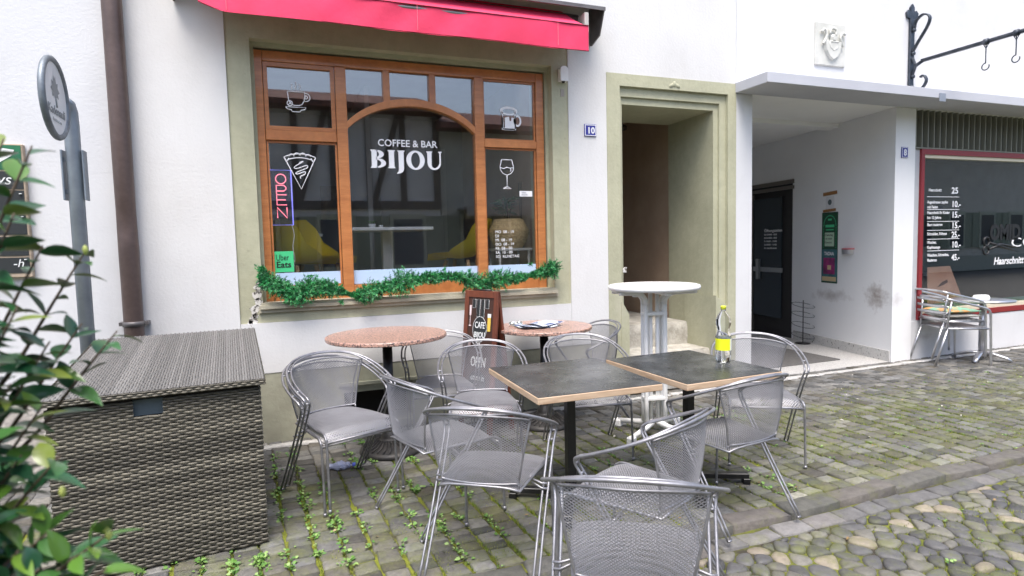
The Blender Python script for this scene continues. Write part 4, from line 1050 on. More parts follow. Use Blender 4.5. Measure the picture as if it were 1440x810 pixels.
rows = [(270, ('Haarschnitt',), '25'), (289, ('Augenbrauen zupfen', 'mit Faden'), '10.-'), (304, ('Haarschnitt für Kinder', 'bis 12 Jahre'), '15.-'), (319, ('Bart rasieren',), '15.-'),
        (332, ('Schneiden, Föhnen',), '25.-'), (346, ('Waschen,', 'Kopfmassage'), '10.-'), (364, ('Waschen, Schneiden,', 'Rasieren'), '45.-')]
for (yy, ls, pr_) in rows:
    for k, s in enumerate(ls): bt(s, 1304 if len(ls) > 1 or yy > 300 else 1306, yy-1+(k*7-2 if len(ls) > 1 else 0), .050, min(.40, len(s)*.0205), bold=.0007)
    bt(pr_, 1338, yy+2, .105, .12 if pr_ == '25' else .15, bold=.002)
b = MB()
for yy in (276, 294, 311, 323.5, 336, 352.5):
    p = W(1304, yy+.6, gx); b.box(p.x, p.x+.58, gx, gx+.001, p.z-.003, p.z+.003)
b.buildx('price_line', M_deco, bw)
M_bk = mat('black film', (.012, .012, .014), .5)
bt('OMID', 1392, 337, .27, .62, M_bk, bold=.012); bt('COIFFEUR', 1421, 347, .17, 1.5); bt('Haarschnitt', 1397, 372, .13, .62, bold=.003, shear=.25)
p = W(1400, 346, gx); sc_ = MB()
for cy_ in (-.05, .06): sc_.tube([(p.x-.18+x, gx+.002, p.z+cy_+y) for x, y in arc(0, 0, .055, 0, 350, 16)], .012, 6)
sc_.tube([(p.x-.12, gx+.002, p.z-.04), (p.x+.1, gx+.002, p.z+.02), (p.x+.5, gx+.002, p.z-.03)], [.012, .022, .004], 6); sc_.tube([(p.x-.13, gx+.002, p.z+.05), (p.x+.1, gx+.002, p.z-.005), (p.x+.5, gx+.002, p.z-.09)], [.012, .02, .004], 6)
sc_.buildx('scissors_sticker', M_bk, bw)
# poster leaning inside the barber window
b = MB(); P = [W(1304, 376, WY+.08), W(1336, 374, WY+.08), W(1356, 427, WY+.08), W(1304, 432, WY+.08)]
b.add([tuple(p_) for p_ in P]+[(p_.x, p_.y+.01, p_.z) for p_ in P], [(0, 3, 2, 1), (0, 1, 5, 4), (1, 2, 6, 5)])
t = thing('beauty_poster', 'skin coloured brow close-up poster leaning inside the barber window', 'poster', (7.5, WY+.08, .7)); b.build('sheet', mat('skin tone print', (.66, .38, .29), .5, c2=(.50, .24, .17), scale=2.2), t)
b = MB(); q_ = [W(x_, y_, WY+.074) for x_, y_ in ((1318, 404), (1324, 397), (1332, 393), (1333, 397), (1326, 401))]; b.add([tuple(p_) for p_ in q_], [tuple(range(5))]); b.build('brow_print', mat('dark brow print', (.10, .04, .04), .6), t)
# barber interior
br = thing('barber_room', 'dark barber shop interior with counters behind the price list', 'room', (10, 7, 0))
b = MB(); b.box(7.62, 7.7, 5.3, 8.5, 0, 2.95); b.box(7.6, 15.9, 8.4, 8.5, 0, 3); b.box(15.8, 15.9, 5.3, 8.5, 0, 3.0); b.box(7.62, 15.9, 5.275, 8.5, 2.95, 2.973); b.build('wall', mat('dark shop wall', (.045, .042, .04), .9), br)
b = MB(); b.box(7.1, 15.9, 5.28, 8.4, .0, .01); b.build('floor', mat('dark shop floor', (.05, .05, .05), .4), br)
b = MB(); b.box(8.2, 12, 8.0, 8.38, .7, .75); b.box(8.6, 11.5, 8.36, 8.39, 1.0, 2.1); b.build('counter', M_intl, br)

# ------------------------------------------------------------ wrought iron bracket
t = thing('iron_bracket', 'wrought iron sign bracket with scrolls and two empty hooks above the canopy', 'bracket', (6.9, WY, 3.2))
X = 6.9
b = MB(); b.bbox(X-.035, X+.035, WY-.03, WY-.001, 3.20, 3.97, .004)
for (zc, s) in ((3.97, 1), (3.22, -.5)):
    poly = [(-.035, 0), (-.085, .02*s), (-.095, .07*s), (-.06, .10*s), (-.03, .08*s), (-.03, .13*s), (0, .17*s), (.03, .13*s), (.03, .08*s), (.06, .10*s), (.095, .07*s), (.085, .02*s), (.035, 0)]
    vs = [(X+x, WY-.026, zc+z) for x, z in poly]+[(X+x, WY-.002, zc+z) for x, z in poly]; n_ = len(poly)
    f_ = [(i, i+n_, (i+1) % n_+n_, (i+1) % n_) for i in range(n_)]+[tuple(range(n_))]
    b.add(vs, f_)
b.build('wall_plate', M_iron, t)
def strap(pts, name='scroll', w=(.012, .026)):
    bm_ = MB(); bm_.tube([(X, y, z) for y, z in pts], 1., 4, flat=w); return bm_.build(name, M_iron, t)
E_ = lambda L_: [(p.x, p.y) for p in catmull([(a, c, 0) for a, c in L_], 6)]
arm0 = (WY-.16, 3.47)
p1 = (3.3, 3.66)
b = MB(); b.tube([(X, WY-.03, 3.53), (X, WY-.07, 3.44), (X, WY-.16, 3.47)], .018, 8); b.tube([(X, WY-.03, 3.33), (X, WY-.07, 3.43), (X, WY-.16, 3.47)], .018, 8)
b.tube([(X, WY-.14, 3.47), (X, 2.6, 3.47)], .024, 4); b.build('arm', M_iron, t)
strap(E_([(WY-.03, 3.60), (WY-.10, 3.70), (WY-.20, 3.84), (WY-.22, 3.93), (WY-.15, 3.98), (WY-.07, 3.94), (WY-.045, 3.86)]))
strap(E_([(WY-.03, 3.22), (WY-.08, 3.16), (WY-.16, 3.17), (WY-.20, 3.24), (WY-.17, 3.30), (WY-.13, 3.29)]))
for z in (3.84, 3.58, 3.32):
    b = MB(); b.tube([(X, WY-.03, z), (X, WY-.055, z)], .022, 8); b.build('bolt', M_iron, t)
for yy in (4.16, 3.885):
    b = MB(); b.tube([(X, yy-.02, 3.47), (X, yy+.02, 3.47)], .032, 8); b.build('collar', M_iron, t)
    hk = thing('hanging_hook', 'empty iron hook hanging from the bracket arm, the one %s' % ('nearer the wall' if yy > 4 else 'farther from the wall'), 'hook', (X, yy, 3.44), group='hooks on the iron bracket')
    b = MB(); pts = [(X, yy, 3.45), (X, yy, 3.39), (X, yy, 3.26)]+[(X, yy+y, 3.22+z) for y, z in arc(0, 0, .035, 90, -200, 16)]
    b.tube(pts, .006, 6); b.tube([(X, yy-.025, 3.45), (X, yy, 3.40), (X, yy+.025, 3.45)], .005, 6); b.build('hook', M_iron, hk)
#@@PART3
random.seed(5)
# ============================================================ PINE GARLAND
t = thing('pine_garland', 'green artificial pine garland draped along the cafe window sill', 'garland', (1.1, WY, 1.1))
ctrl = [(368, 382), (374, 395), (388, 402), (404, 410), (420, 412), (436, 405), (455, 404), (476, 408), (498, 415), (518, 410), (540, 404), (565, 398), (590, 393), (615, 390), (640, 389), (662, 396), (684, 398), (705, 392), (728, 391), (750, 386), (770, 380), (780, 377)]
cp = catmull([W(x, y, WY-.05) for x, y in ctrl], 10)
b = MB(); b.tube([(p.x, WY-.03, p.z) for p in cp], .006, 6); b.build('wire_stem', mat('dark green wire', (.02, .06, .02), .7), t)
b = MB()
greens = ((.015, .15, .04), (.02, .22, .06), (.04, .32, .09), (.01, .08, .022), (.12, .42, .17))
def needle(o, d, l, w, col):
    d = d.normalized(); s = d.cross(Vector((.3, -1, .2))).normalized()*w
    b.add([o-s, o+s, o+d*l+s*.3, o+d*l-s*.3], [(0, 1, 2, 3)], col)
for i, p in enumerate(cp):
    fx = (p.x+.16)/2.55
    amp = .070+.030*math.sin(p.x*8.2+.6)+.034*NZ.noise(Vector((p.x*7, 1, 2)))*1.6
    for _ in range(15):
        a = random.uniform(0, 2*PI); tw = Vector((random.gauss(0, .5), -abs(math.cos(a))*.8-.1, math.sin(a))).normalized()
        tip = Vector((p.x, WY-.035, p.z))+tw*amp*random.uniform(.5, 1.25)
        base = Vector((p.x, WY-.035, p.z)); c = random.choice(greens)
        for k in range(30):
            tt = random.uniform(.1, 1); q = base.lerp(tip, tt)
            nd = tw*.9+Vector((random.gauss(0, .75), random.gauss(0, .75)-.15, random.gauss(0, .75)))
            needle(q, nd, random.uniform(.012, .022), .0018, tuple(v*random.uniform(.7, 1.3) for v in c))
for (x_, y_) in ((436, 388), (370, 377), (560, 383), (625, 379), (660, 381), (745, 372), (402, 424), (512, 424), (576, 386), (600, 385), (652, 409), (700, 382), (480, 425)):
    q0 = W(x_, y_, WY-.06)
    for _ in range(4):
        tw = Vector((random.gauss(0, .6), -.5, random.gauss(.2, .6))).normalized(); c = random.choice(greens)
        for k in range(34):
            nd = tw+Vector((random.gauss(0, .6), random.gauss(0, .6), random.gauss(0, .6))); needle(q0+tw*random.uniform(-.025, .025), nd, random.uniform(.012, .025), .0013, tuple(v*random.uniform(.7, 1.3) for v in c))
b.build('needles', M_pine, t)

# ============================================================ SIGN POST AND MENU BOARD
sp = thing('round_sign', 'round white sign with grey leaf emblem in a steel ring on a galvanised post', 'sign', (-1.185, 4.52, 0))
b = MB(); b.tube([(-1.17, 4.52, 0), (-1.17, 4.52, 2.30), (-1.17, 4.515, 2.38), (-1.168, 4.49, 2.43), (-1.165, 4.45, 2.44)], [.042, .042, .041, .034, .02], 16); b.build('post', M_galv, sp)
b = MB()
for s in (-1, 1): b.bbox(-1.17-.005+s*.056, -1.17+.005+s*.056, 4.48, 4.56, 1.84, 2.15, .003)
b.bbox(-1.225, -1.115, 4.515, 4.525, 1.88, 1.91, .002); b.bbox(-1.225, -1.115, 4.515, 4.525, 2.08, 2.11, .002); b.buildx('channel_bracket', M_galv, sp)
cy, cz, R_ = 4.20, 2.395, .218; nrm = Vector((1, .02, 0)).normalized(); tg = Vector((-.02, 1, 0)).normalized()
def onr(u, v, off=0.): return Vector((-1.158, cy, cz))+tg*u+Vector((0, 0, v))+nrm*off
b = MB(); b.tube([onr(R_*math.cos(2*PI*i/48), R_*math.sin(2*PI*i/48)) for i in range(48)], .018, 10, closed=True); b.build('ring', mat('dark steel ring', (.13, .15, .17), .5, .4, c2=(.22, .25, .28), scale=9), sp)
b = MB(); n_ = 40
for off in (.004, -.004): b.add([tuple(onr((R_-.01)*math.cos(2*PI*i/n_), (R_-.01)*math.sin(2*PI*i/n_), off)) for i in range(n_)], [tuple(range(n_))])
face = b.build('sign_face', M_signw, sp)
leaf = [(0, -.02), (.03, .0), (.07, -.01), (.06, .03), (.10, .05), (.06, .08), (.07, .12), (.035, .11), (.02, .17), (0, .14), (-.02, .17), (-.035, .11), (-.07, .12), (-.06, .08), (-.10, .05), (-.06, .03), (-.07, -.01), (-.03, .0)]
b = MB(); c0 = onr(0, .07, .0055)
for i in range(len(leaf)): p_, q_ = leaf[i], leaf[(i+1) % len(leaf)]; b.add([tuple(c0), tuple(onr(p_[0]*.8, p_[1]*.7+.01, .0055)), tuple(onr(q_[0]*.8, q_[1]*.7+.01, .0055))], [(0, 1, 2)])
b.tube([onr(0, 0, .005), onr(.01, -.05, .005)], .006, 5)
b.build('leaf_emblem', M_signg, face)
text('Kadenauli', onr(-.15, -.095, .006), .07, 'lettering', M_signg, face, ax=tg, width=.30, bold=.001)
text('Restaurant', onr(-.08, -.135, .006), .03, 'lettering', mat('pale grey print', (.48, .5, .51), .6), face, ax=tg, width=.16)
mb = thing('menu_board', 'wood framed black menu board with chalk writing behind the leafy bush', 'menu board', (-1.9, WY-.03, 1.8))
bx0_, bx1_ = -2.25, -1.555
b = MB(); b.bbox(bx0_, bx1_, WY-.045, WY-.001, 1.36, 2.24, .004); b.build('frame', mat('pale board wood', (.45, .36, .27), .7, c2=(.33, .26, .19), scale=5, stretch=(1, 1, 6)), mb)
M_chalk = mat('chalk paint', (.72, .74, .74), .9); M_slate = mat('black slate', (.018, .022, .024), .6)
zz = [2.225, 2.09, 1.965, 1.80, 1.64, 1.45]
b = MB(); b.box(bx0_+.015, bx1_-.012, WY-.049, WY-.046, 2.07, 2.23); b.build('top_panel', mat('green top panel', (.02, .16, .07), .5, c2=(.01, .08, .04), scale=4), mb)
b = MB(); P = [(-1.75, 2.10), (-1.68, 2.12), (-1.62, 2.16), (-1.60, 2.20), (-1.66, 2.21), (-1.72, 2.19), (-1.80, 2.17)]
b.add([(x, WY-.051, z) for x, z in P], [tuple(range(len(P)))]); b.build('chalk_mark', M_chalk, mb)
b = MB()
for (a, c) in ((1.945, 2.06), (1.79, 1.935), (1.645, 1.775), (1.505, 1.63), (1.39, 1.492)): b.box(bx0_+.015, bx1_-.012, WY-.049, WY-.046, a, c)
b.buildx('slate_panel', M_slate, mb)
for (s, x, z, sz) in (('news', -1.84, 1.975, .10), ('Quiche  n', -2.02, 1.86, .055), ('mit Salat   24', -2.0, 1.68, .055), ('Lunch  n', -1.95, 1.72, .05), ('Suppe  8', -1.97, 1.55, .05), ('-h', -1.66, 1.43, .075), ('Kuchen', -2.15, 1.43, .07)):
    text(s, (x, WY-.050, z), sz, 'lettering', M_chalk, mb, shear=.25)
b = MB()
for z in (1.91, 1.76, 1.61, 1.475): b.lathe([(0, 0), (.008, 0), (.008, .006), (0, .006)], (-1.585, WY-.055, z), 8)
b.buildx('pin', M_chalk, mb)

# ============================================================ WICKER STORAGE BOX
bxo = thing('storage_box', 'large grey brown wicker storage box with sloping lid, in front of the drainpipe', 'storage box')
BW, BD, BH0 = .88, 1.28, .83
def wcol():
    v = random.choice((.095, .115, .135, .155, .175))*random.uniform(.85, 1.15); return (v*1.06, v*.97, v*.75)
def weave(bm, O, U, V, N, w, h, pitch=.0128, lam=.068, amp=.0048, skip=None):
    """wicker: flat strands along U, woven over upright ribs, stacked along V, facing N"""
    rows = int(h/pitch); seg = max(6, int(w/lam*8))
    colband = None
    for j in range(rows):
        if j % 2 == 0 or random.random() < .3: base = wcol()
        band = .78+.35*NZ.noise(Vector((0, j*.11, 5)))+.25*NZ.noise(Vector((3, j*.5, 1)))
        v0 = j*pitch; ph = PI*(j % 2); segs = [(0, seg)]
        vs = []; fs = []; r0 = 0
        for i in range(seg+1):
            u = w*i/seg
            d = amp*math.sin(2*PI*u/lam+ph)
            vz = v0+.0006*math.sin(u*40+j)
            for (dv, dn) in ((.0004, -.0035), (.0028, 0), (pitch-.0028, 0), (pitch-.0004, -.0035)): vs.append(O+U*u+V*(vz+dv)+N*(d+dn))
        cols = []
        for i in range(seg):
            uc = w*(i+.5)/seg; vc = v0+pitch/2
            if skip and skip[0] < uc < skip[1] and skip[2] < vc < skip[3]: continue
            tone = max(.35, band*(1+.28*NZ.noise(Vector((uc*3, j*.9, 2)))))
            c = tuple(x*tone for x in base)
            bm.add([vs[i*4+k] for k in range(4)]+[vs[i*4+4+k] for k in range(4)], [(0, 4, 5, 1), (1, 5, 6, 2), (2, 6, 7, 3)], c, True)
X_, Y_, Z_ = Vector((1, 0, 0)), Vector((0, 1, 0)), Vector((0, 0, 1))
b = MB(); x0, x1 = -BW/2, BW/2
weave(b, Vector((x0, 0, .01)), X_, Z_, -Y_, BW, BH0-.015, skip=(.33, .455, .735, .805)); b.build('front_panel', M_wicker, bxo)
b = MB(); weave(b, Vector((x1, 0, .01)), Y_, Z_, X_, BD, BH0-.015, lam=.066); b.build('side_panel', M_wicker, bxo)
b = MB(); weave(b, Vector((x0, BD, .01)), -Y_, Z_, -X_, BD, BH0-.015, lam=.066); b.build('side_panel', M_wicker, bxo)
b = MB(); weave(b, Vector((x1, BD, .01)), -X_, Z_, Y_, BW, BH0-.015); b.build('back_panel', M_wicker, bxo)
b = MB(); b.box(x0+.008, x1-.008, .012, BD-.008, 0.0, .73); b.box(x0+.008, x0+.32, .012, BD-.008, .70, .86); b.box(x0+.465, x1-.008, .012, BD-.008, .70, .86); b.box(x0+.32, x0+.465, .05, BD-.008, .70, .86); b.box(x0+.32, x0+.465, .012, .05, .82, .86)
b.buildx('core', M_wicker_in, bxo)
b = MB(); b.bbox(x0+.325, x0+.46, .03, .045, .735, .815, .003); b.build('handle_recess', M_handle, bxo)
lz0, lz1 = .835, .935; Ls = Vector((0, BD+.05, lz1-lz0)); Ll = Ls.length; Ls.normalize(); Ln = Vector((0, -Ls.z, Ls.y))
b = MB(); LO = Vector((x0-.022, -.03, lz0+.03))
for k in range(int((BW+.044)/.0155)):   # lid strands run from front to back
    pass
weave(b, LO+X_*(BW+.044), Ls, -X_, Ln, Ll, BW+.044, pitch=.0125, lam=.060, amp=.0016)
vs_lid = b.v
lid = b.build('lid', M_wicker, bxo)
# lid colours are paler and greyer than the side panels
ca = lid.data.color_attributes['Col']
for k in range(len(ca.data)):
    c = ca.data[k].color; g_ = (c[0]+c[1]+c[2])/3; m_ = .15+(g_-.12)*.55; ca.data[k].color = (m_*1.0, m_*.975, m_*.94, 1)
b = MB(); weave(b, Vector((x0-.022, -.033, lz0-.002)), X_, Z_, -Y_, BW+.044, .03, pitch=.010, lam=.04, amp=.003)
weave(b, Vector((x1+.025, -.033, lz0-.002)), Ls, Ln, X_, Ll, .03, pitch=.010, lam=.04, amp=.003); weave(b, Vector((x0-.025, -.033, lz0-.002))+Ls*Ll, -Ls, Ln, -X_, Ll, .03, pitch=.010, lam=.04, amp=.003)
b.buildx('lid_edge', M_wicker, lid)
b = MB(); P8 = [(x0-.018, -.028), (x1+.018, -.028)]
vs = [Vector((x, -.028, lz0)) for x in (x0-.018, x1+.018)]+[Vector((x, -.028, lz0))+Ls*(Ll-.005) for x in (x1+.018, x0-.018)]
vs2 = [v+Ln*.024 for v in vs]; b.add(vs+vs2, [(3, 2, 1, 0), (4, 5, 6, 7), (0, 1, 5, 4), (1, 2, 6, 5), (2, 3, 7, 6), (3, 0, 4, 7)]); b.build('lid_core', M_wicker_in, lid)
bxo.location = (-.565, 3.21, 0); bxo.rotation_euler = (0, 0, math.radians(4))

# ============================================================ MESH CHAIRS
def lattice(bm, S, nu, nv, inside=lambda u, v: True, k=.66, th=.0016):
    """expanded metal: diamond cells on the surface S(u,v)"""
    for j in range(-1, 2*nv+1):
        for i in range(-1, nu+1):
            cu = (i+(.5 if j % 2 else 0)+.5)/nu; cv = (j+1)/(2*nv)
            if not (0 < cu < 1 and 0 < cv < 1) or not inside(cu, cv): continue
            du = .5/nu; dv = .5/nv*1.0
            cl = lambda t: min(1, max(0, t))
            pts = [(cu-du, cv), (cu, cv-dv), (cu+du, cv), (cu, cv+dv)]
            O = [S(cl(a), cl(c)) for a, c in pts]; c0 = (O[0]+O[1]+O[2]+O[3])/4
            I = [c0+(p-c0)*k for p in O]
            n = (O[2]-O[0]).cross(O[3]-O[1]); n = n.normalized()*th if n.length > 1e-9 else Vector((0, 0, th))
            vs = O+I+[p+n for p in O]+[p+n for p in I]
            fs = []
            for q in range(4):
                r_ = (q+1) % 4; fs += [(q, 4+q, 4+r_, r_), (8+q, 8+r_, 12+r_, 12+q), (4+q, 12+q, 12+r_, 4+r_)]
            bm.add(vs, fs)
def leg_path(s, o):
    return [(s*(.272-o), -.285, .008), (s*(.272-o), -.10, .275), (s*(.278-o), .060, .505), (s*(.281-o), .098, .560), (s*(.286-o), .118, .592), (s*(.292-o), .118, .618), (s*(.297-o), .098, .634)]
def rail(o, drop=0.):
    """the hoop: arms and back in one sweep"""
    A = [(.292-o, .118, .618), (.297-o, .098, .634), (.303-o, .05, .652), (.304-o, -.02, .680), (.294-o, -.10, .712), (.262-o*.9, -.185+o*.3, .748), (.200-o*.6, -.255+o*.7, .780), (.108-o*.3, -.296+o, .800), (0, -.308+o, .806)]
    P = [Vector((x, y, z-drop)) for x, y, z in A]; Q = [Vector((-p.x, p.y, p.z)) for p in reversed(P[:-1])]
    return catmull(P+Q, 5)
def make_chair(label):
    t = thing('mesh_chair', label, 'chair', group='grey wire mesh chairs')
    b = MB(); b.tube(rail(0), .0075, 8); b.tube(rail(.026, .001), .0055, 8)
    R = rail(.013)
    for s in (.14, .3, .7, .86):
        i = int(s*(len(R)-1)); p = R[i]; q = Vector((p.x, p.y, 0)); 
        a = rail(0)[i]; c = rail(.026, .001)[i]; b.tube([a, c], .006, 6)
    b.build('armrest_rail', M_steel, t)
    for s in (-1, 1):
        b = MB(); p0 = catmull(leg_path(s, 0), 4); p1_ = catmull(leg_path(s, .024), 4)
        b.tube(p0, .006, 8); b.tube(p1_, .006, 8); b.tube([p0[0], (p0[0]+p1_[0])/2+Vector((0, -.002, -.003)), p1_[0]], .0065, 8)
        b.tube([p0[-8], p1_[-8]], .006, 6); b.tube([p0[12], p1_[12]], .006, 6)
        br_ = (s*.255, -.06, .405); b.build('rear_leg', M_steel, t)
        b = MB()
        for dz_ in (0, .024): b.tube([(s*.272, -.045, .375+dz_), (s*.248, -.045, .375+dz_), (s*.20, -.05, .405+dz_*.6)], .0055, 6)
        b.buildx('seat_bracket', M_steel, t)
        b = MB(); b.tube(catmull([(s*.196, -.06, .428), (s*.212, .08, .430), (s*.224, .19, .432), (s*.230, .232, .418), (s*.232, .248, .385), (s*.234, .258, .2), (s*.236, .264, .006)], 5), .0075, 8)
        b.tube([(s*.236, .264, .0), (s*.236, .264, .02)], .011, 8); b.build('front_leg', M_steel, t)
    def SE(u, v):   # seat surface
        x = (u-.5)*2; w = lerp(.185, .222, min(1, v*1.4)); y = lerp(-.215-.02*(1-x*x), .245-.012*x*x, v)
        z = .446+.006*math.sin(PI*v)-.012*max(0, v-.9)/.1-.010*(x*x)*(1-v*.3)-.035*max(0, v-.88)*max(0, v-.88)/.0144
        e = abs(x)**6; z -= .012*e
        return Vector((x*w, y, z))
    b = MB(); lattice(b, SE, 27, 36, k=.70); b.build('seat', M_mesh, t)
    b = MB(); n_ = 18
    edge = [SE(1, i/n_) for i in range(n_+1)]+[SE(1-i/n_, 1) for i in range(1, n_+1)]+[SE(0, 1-i/n_) for i in range(1, n_+1)]+[SE(i/n_, 0) for i in range(1, n_)]
    b.tube([p+Vector((0, 0, -.002)) for p in edge], .006, 8, closed=True)
    b.tube([(-.232, .25, .392), (.232, .25, .392)], .005, 6); b.tube([(-.21, .06, .424), (.21, .06, .424)], .005, 6)
    b.build('seat_frame', M_steel, t)
    def SB(u, v):   # back surface
        x = (u-.5)*2
        lo = Vector((x*.178, -.232+.030*x*x, .452-.0*x*x)); hi = Vector((x*.236, -.282+.085*x*x, .768-.030*abs(x)**2.5))
        p = lo.lerp(hi, v); p.y += -.012*math.sin(PI*v); return p
    b = MB(); lattice(b, SB, 27, 28, k=.74, th=-.0016); b.build('backrest', M_mesh, t)
    b = MB(); edge = [SB(1, i/12) for i in range(13)]+[SB(1-i/24, 1) for i in range(1, 25)]+[SB(0, 1-i/12) for i in range(1, 13)]+[SB(i/16, 0) for i in range(1, 16)]
    b.tube(edge, .0052, 8, closed=True)
    for s in (-1, 1):
        q = SB(.5+s*.5, 1); b.tube([q, q+Vector((s*.012, -.010, .016))], .005, 6)
        q = SB(.5+s*.5, 0); b.tube([q, q+Vector((0, .005, -.02))], .005, 6)
    b.build('backrest_frame', M_steel, t)
    return t
chair0 = make_chair('')
CH = [  # x, y, heading, lift, tilt, label
 (.292, 3.77, -69, 0, 'lower mesh chair of the stack of two beside the wicker box'),
 (.318, 3.735, -69, .03, 'upper mesh chair of the stack of two beside the wicker box'),
 (.798, 3.263, 17, 0, 'mesh chair seen from behind between the stacked chairs and the left square table'),
 (.899, 2.655, 54, 0, 'mesh chair turned away at the front left corner of the left square table'),
 (1.394, 2.181, 118, 0, 'mesh chair under the front of the two square tables, back turned right'),
 (1.083, 1.719, 57, 0, 'mesh chair nearest the camera, its legs cut off by the bottom of the picture'),
 (2.231, 2.624, 97, 0, 'mesh chair pushed to the front of the right square table below the bottle'),
 (3.051, 3.229, -121, 0, 'mesh chair at the far right end of the right square table'),
 (1.26, 3.881, -106, 0, 'mesh chair facing the camera in front of the cafe sandwich board'),
 (2.016, 3.783, -101, 0, 'mesh chair behind the left square table facing the camera'),
 (2.41, 4.60, -178, 0, 'mesh chair against the wall right of the rear granite table'),
 (1.129, 4.50, -100, 0, 'mesh chair by the wall between the left granite table and the sandwich board'),
]
for i, (x, y, a, lift, lab) in enumerate(CH):
    o = chair0 if i == 0 else copy_tree(chair0)
    o['label'] = lab; o.location = (x, y, lift+.003); o.rotation_euler = (0, 0, math.radians(a-90))

# ============================================================ TABLES
def square_table(cx, cy, w, d, rz, label):
    t = thing('square_table', label, 'table', group='square tables with charcoal tops')
    b = MB(); b.bbox(-w/2, w/2, -d/2, d/2, .703, .738, .003); ed_ = b.build('edge_band', M_edge, t)
    b = MB(); b.bbox(-w/2+.003, w/2-.003, -d/2+.003, d/2-.003, .7385, .7415, .001); b.build('tabletop', M_ctop, t)
    b = MB(); b.bbox(-.026, .026, -.026, .026, .05, .698, .003); b.bbox(-.16, .16, -.16, .16, .688, .697, .002); b.build('column', M_black, t)
    b = MB()
    for k in range(2):
        M_ = Matrix.Rotation(math.radians(-28+90*k), 4, 'Z'); b.bbox(-.36, .36, -.024, .024, .035-.002*k, .068-.002*k, .004, M=M_)
        for s in (-1, 1): b.bbox(s*.345-.022, s*.345+.022, -.026, .026, 0, .036, .004, M=M_)
    b.build('cross_foot', M_black, t)
    t.location = (cx, cy, 0); t.rotation_euler = (0, 0, rz); return t
square_table(1.525, 3.085, .72, .815, math.radians(-1.5), 'left square table with charcoal top and wooden edge')
square_table(2.30, 3.01, .675, .805, math.radians(2), 'right square table with charcoal top carrying the water bottle')
def granite_table(cx, cy, z, r_, label):
    t = thing('round_table', label, 'table', group='round pink granite tables')
    b = MB(); b.lathe([(0, z-.028), (r_-.006, z-.028), (r_, z-.022), (r_, z-.005), (r_-.005, z), (0, z)], seg=64, smooth=False); b.build('tabletop', M_granite, t)
    b = MB(); b.lathe([(.036, .12), (.036, z-.04)], seg=20); b.lathe([(0, z-.042), (.13, z-.042), (.13, z-.03), (0, z-.03)], seg=24); b.build('column', M_black, t)
    b = MB(); b.lathe([(.225, 0), (.23, .012), (.222, .03), (.20, .042), (.17, .055), (.12, .075), (.08, .095), (.065, .11), (.068, .125), (.05, .14), (.045, .165), (.036, .17)], seg=40)
    for k in range(28):
        a = 2*PI*k/28; b.tube([(.09*math.cos(a), .09*math.sin(a), .094), (.15*math.cos(a+.08), .15*math.sin(a+.08), .068), (.205*math.cos(a), .205*math.sin(a), .045)], .006, 5)
    b.build('cast_base', M_cast, t)
    t.location = (cx, cy, 0); return t
granite_table(.70, 4.40, .87, .435, 'left round pink granite table on a black cast base')
granite_table(2.00, 4.50, .825, .395, 'rear right round pink granite table with a newspaper on it')
t = thing('bistro_table', 'tall white round standing table on a four-bar white stem', 'table')
b = MB(); b.lathe([(0, 1.098), (.33, 1.098), (.342, 1.104), (.348, 1.118), (.342, 1.132), (.325, 1.137), (0, 1.137)], seg=64); b.build('tabletop', M_white, t)
b = MB()
for k, (sx_, sy_) in enumerate(((-1, -1), (1, -1), (1, 1), (-1, 1))):
    x0_, y0_ = sx_*.075, sy_*.035
    pth = [(sx_*.045 if False else x0_, y0_, .10), (x0_, y0_, .9), (x0_, y0_, .99), (x0_*1.15, y0_*1.2, 1.04), (x0_*1.9, y0_*1.8, 1.075), (x0_*4.0, y0_*3, 1.085)]
    b.tube(catmull(pth, 4), .017, 8)
for x in (-.028, .028): b.tube([(x, 0, .1), (x, 0, 1.07)], .016, 8)
for z in (.28, .92): b.bbox(-.09, .09, -.05, .05, z-.012, z+.012, .004)
b.buildx('stem', M_white, t)
b = MB(); b.bbox(-.30, .30, -.02, .02, 1.075, 1.097, .004); b.bbox(-.02, .02, -.30, .30, 1.074, 1.096, .004); b.lathe([(0, 0), (.02, .002), (.02, .02), (0, .022)], (-.17, -.06, 1.05), 10); b.buildx('top_bracket', M_white, t)
for k in range(4):
    M_ = Matrix.Rotation(math.radians(40+90*k), 4, 'Z'); b = MB(); b.tube([M_ @ Vector((.03, 0, .10)), M_ @ Vector((.12, 0, .075)), M_ @ Vector((.33, 0, .05))], [.024, .022, .018], 8); 
    b.bbox(.30, .37, -.028, .028, .0, .062, .01, M=M_); b.build('foot', M_white, t)
t.location = (2.66, 3.90, .0); t.scale = (1, 1, 1.03); t.rotation_euler = (0, 0, math.radians(-14))

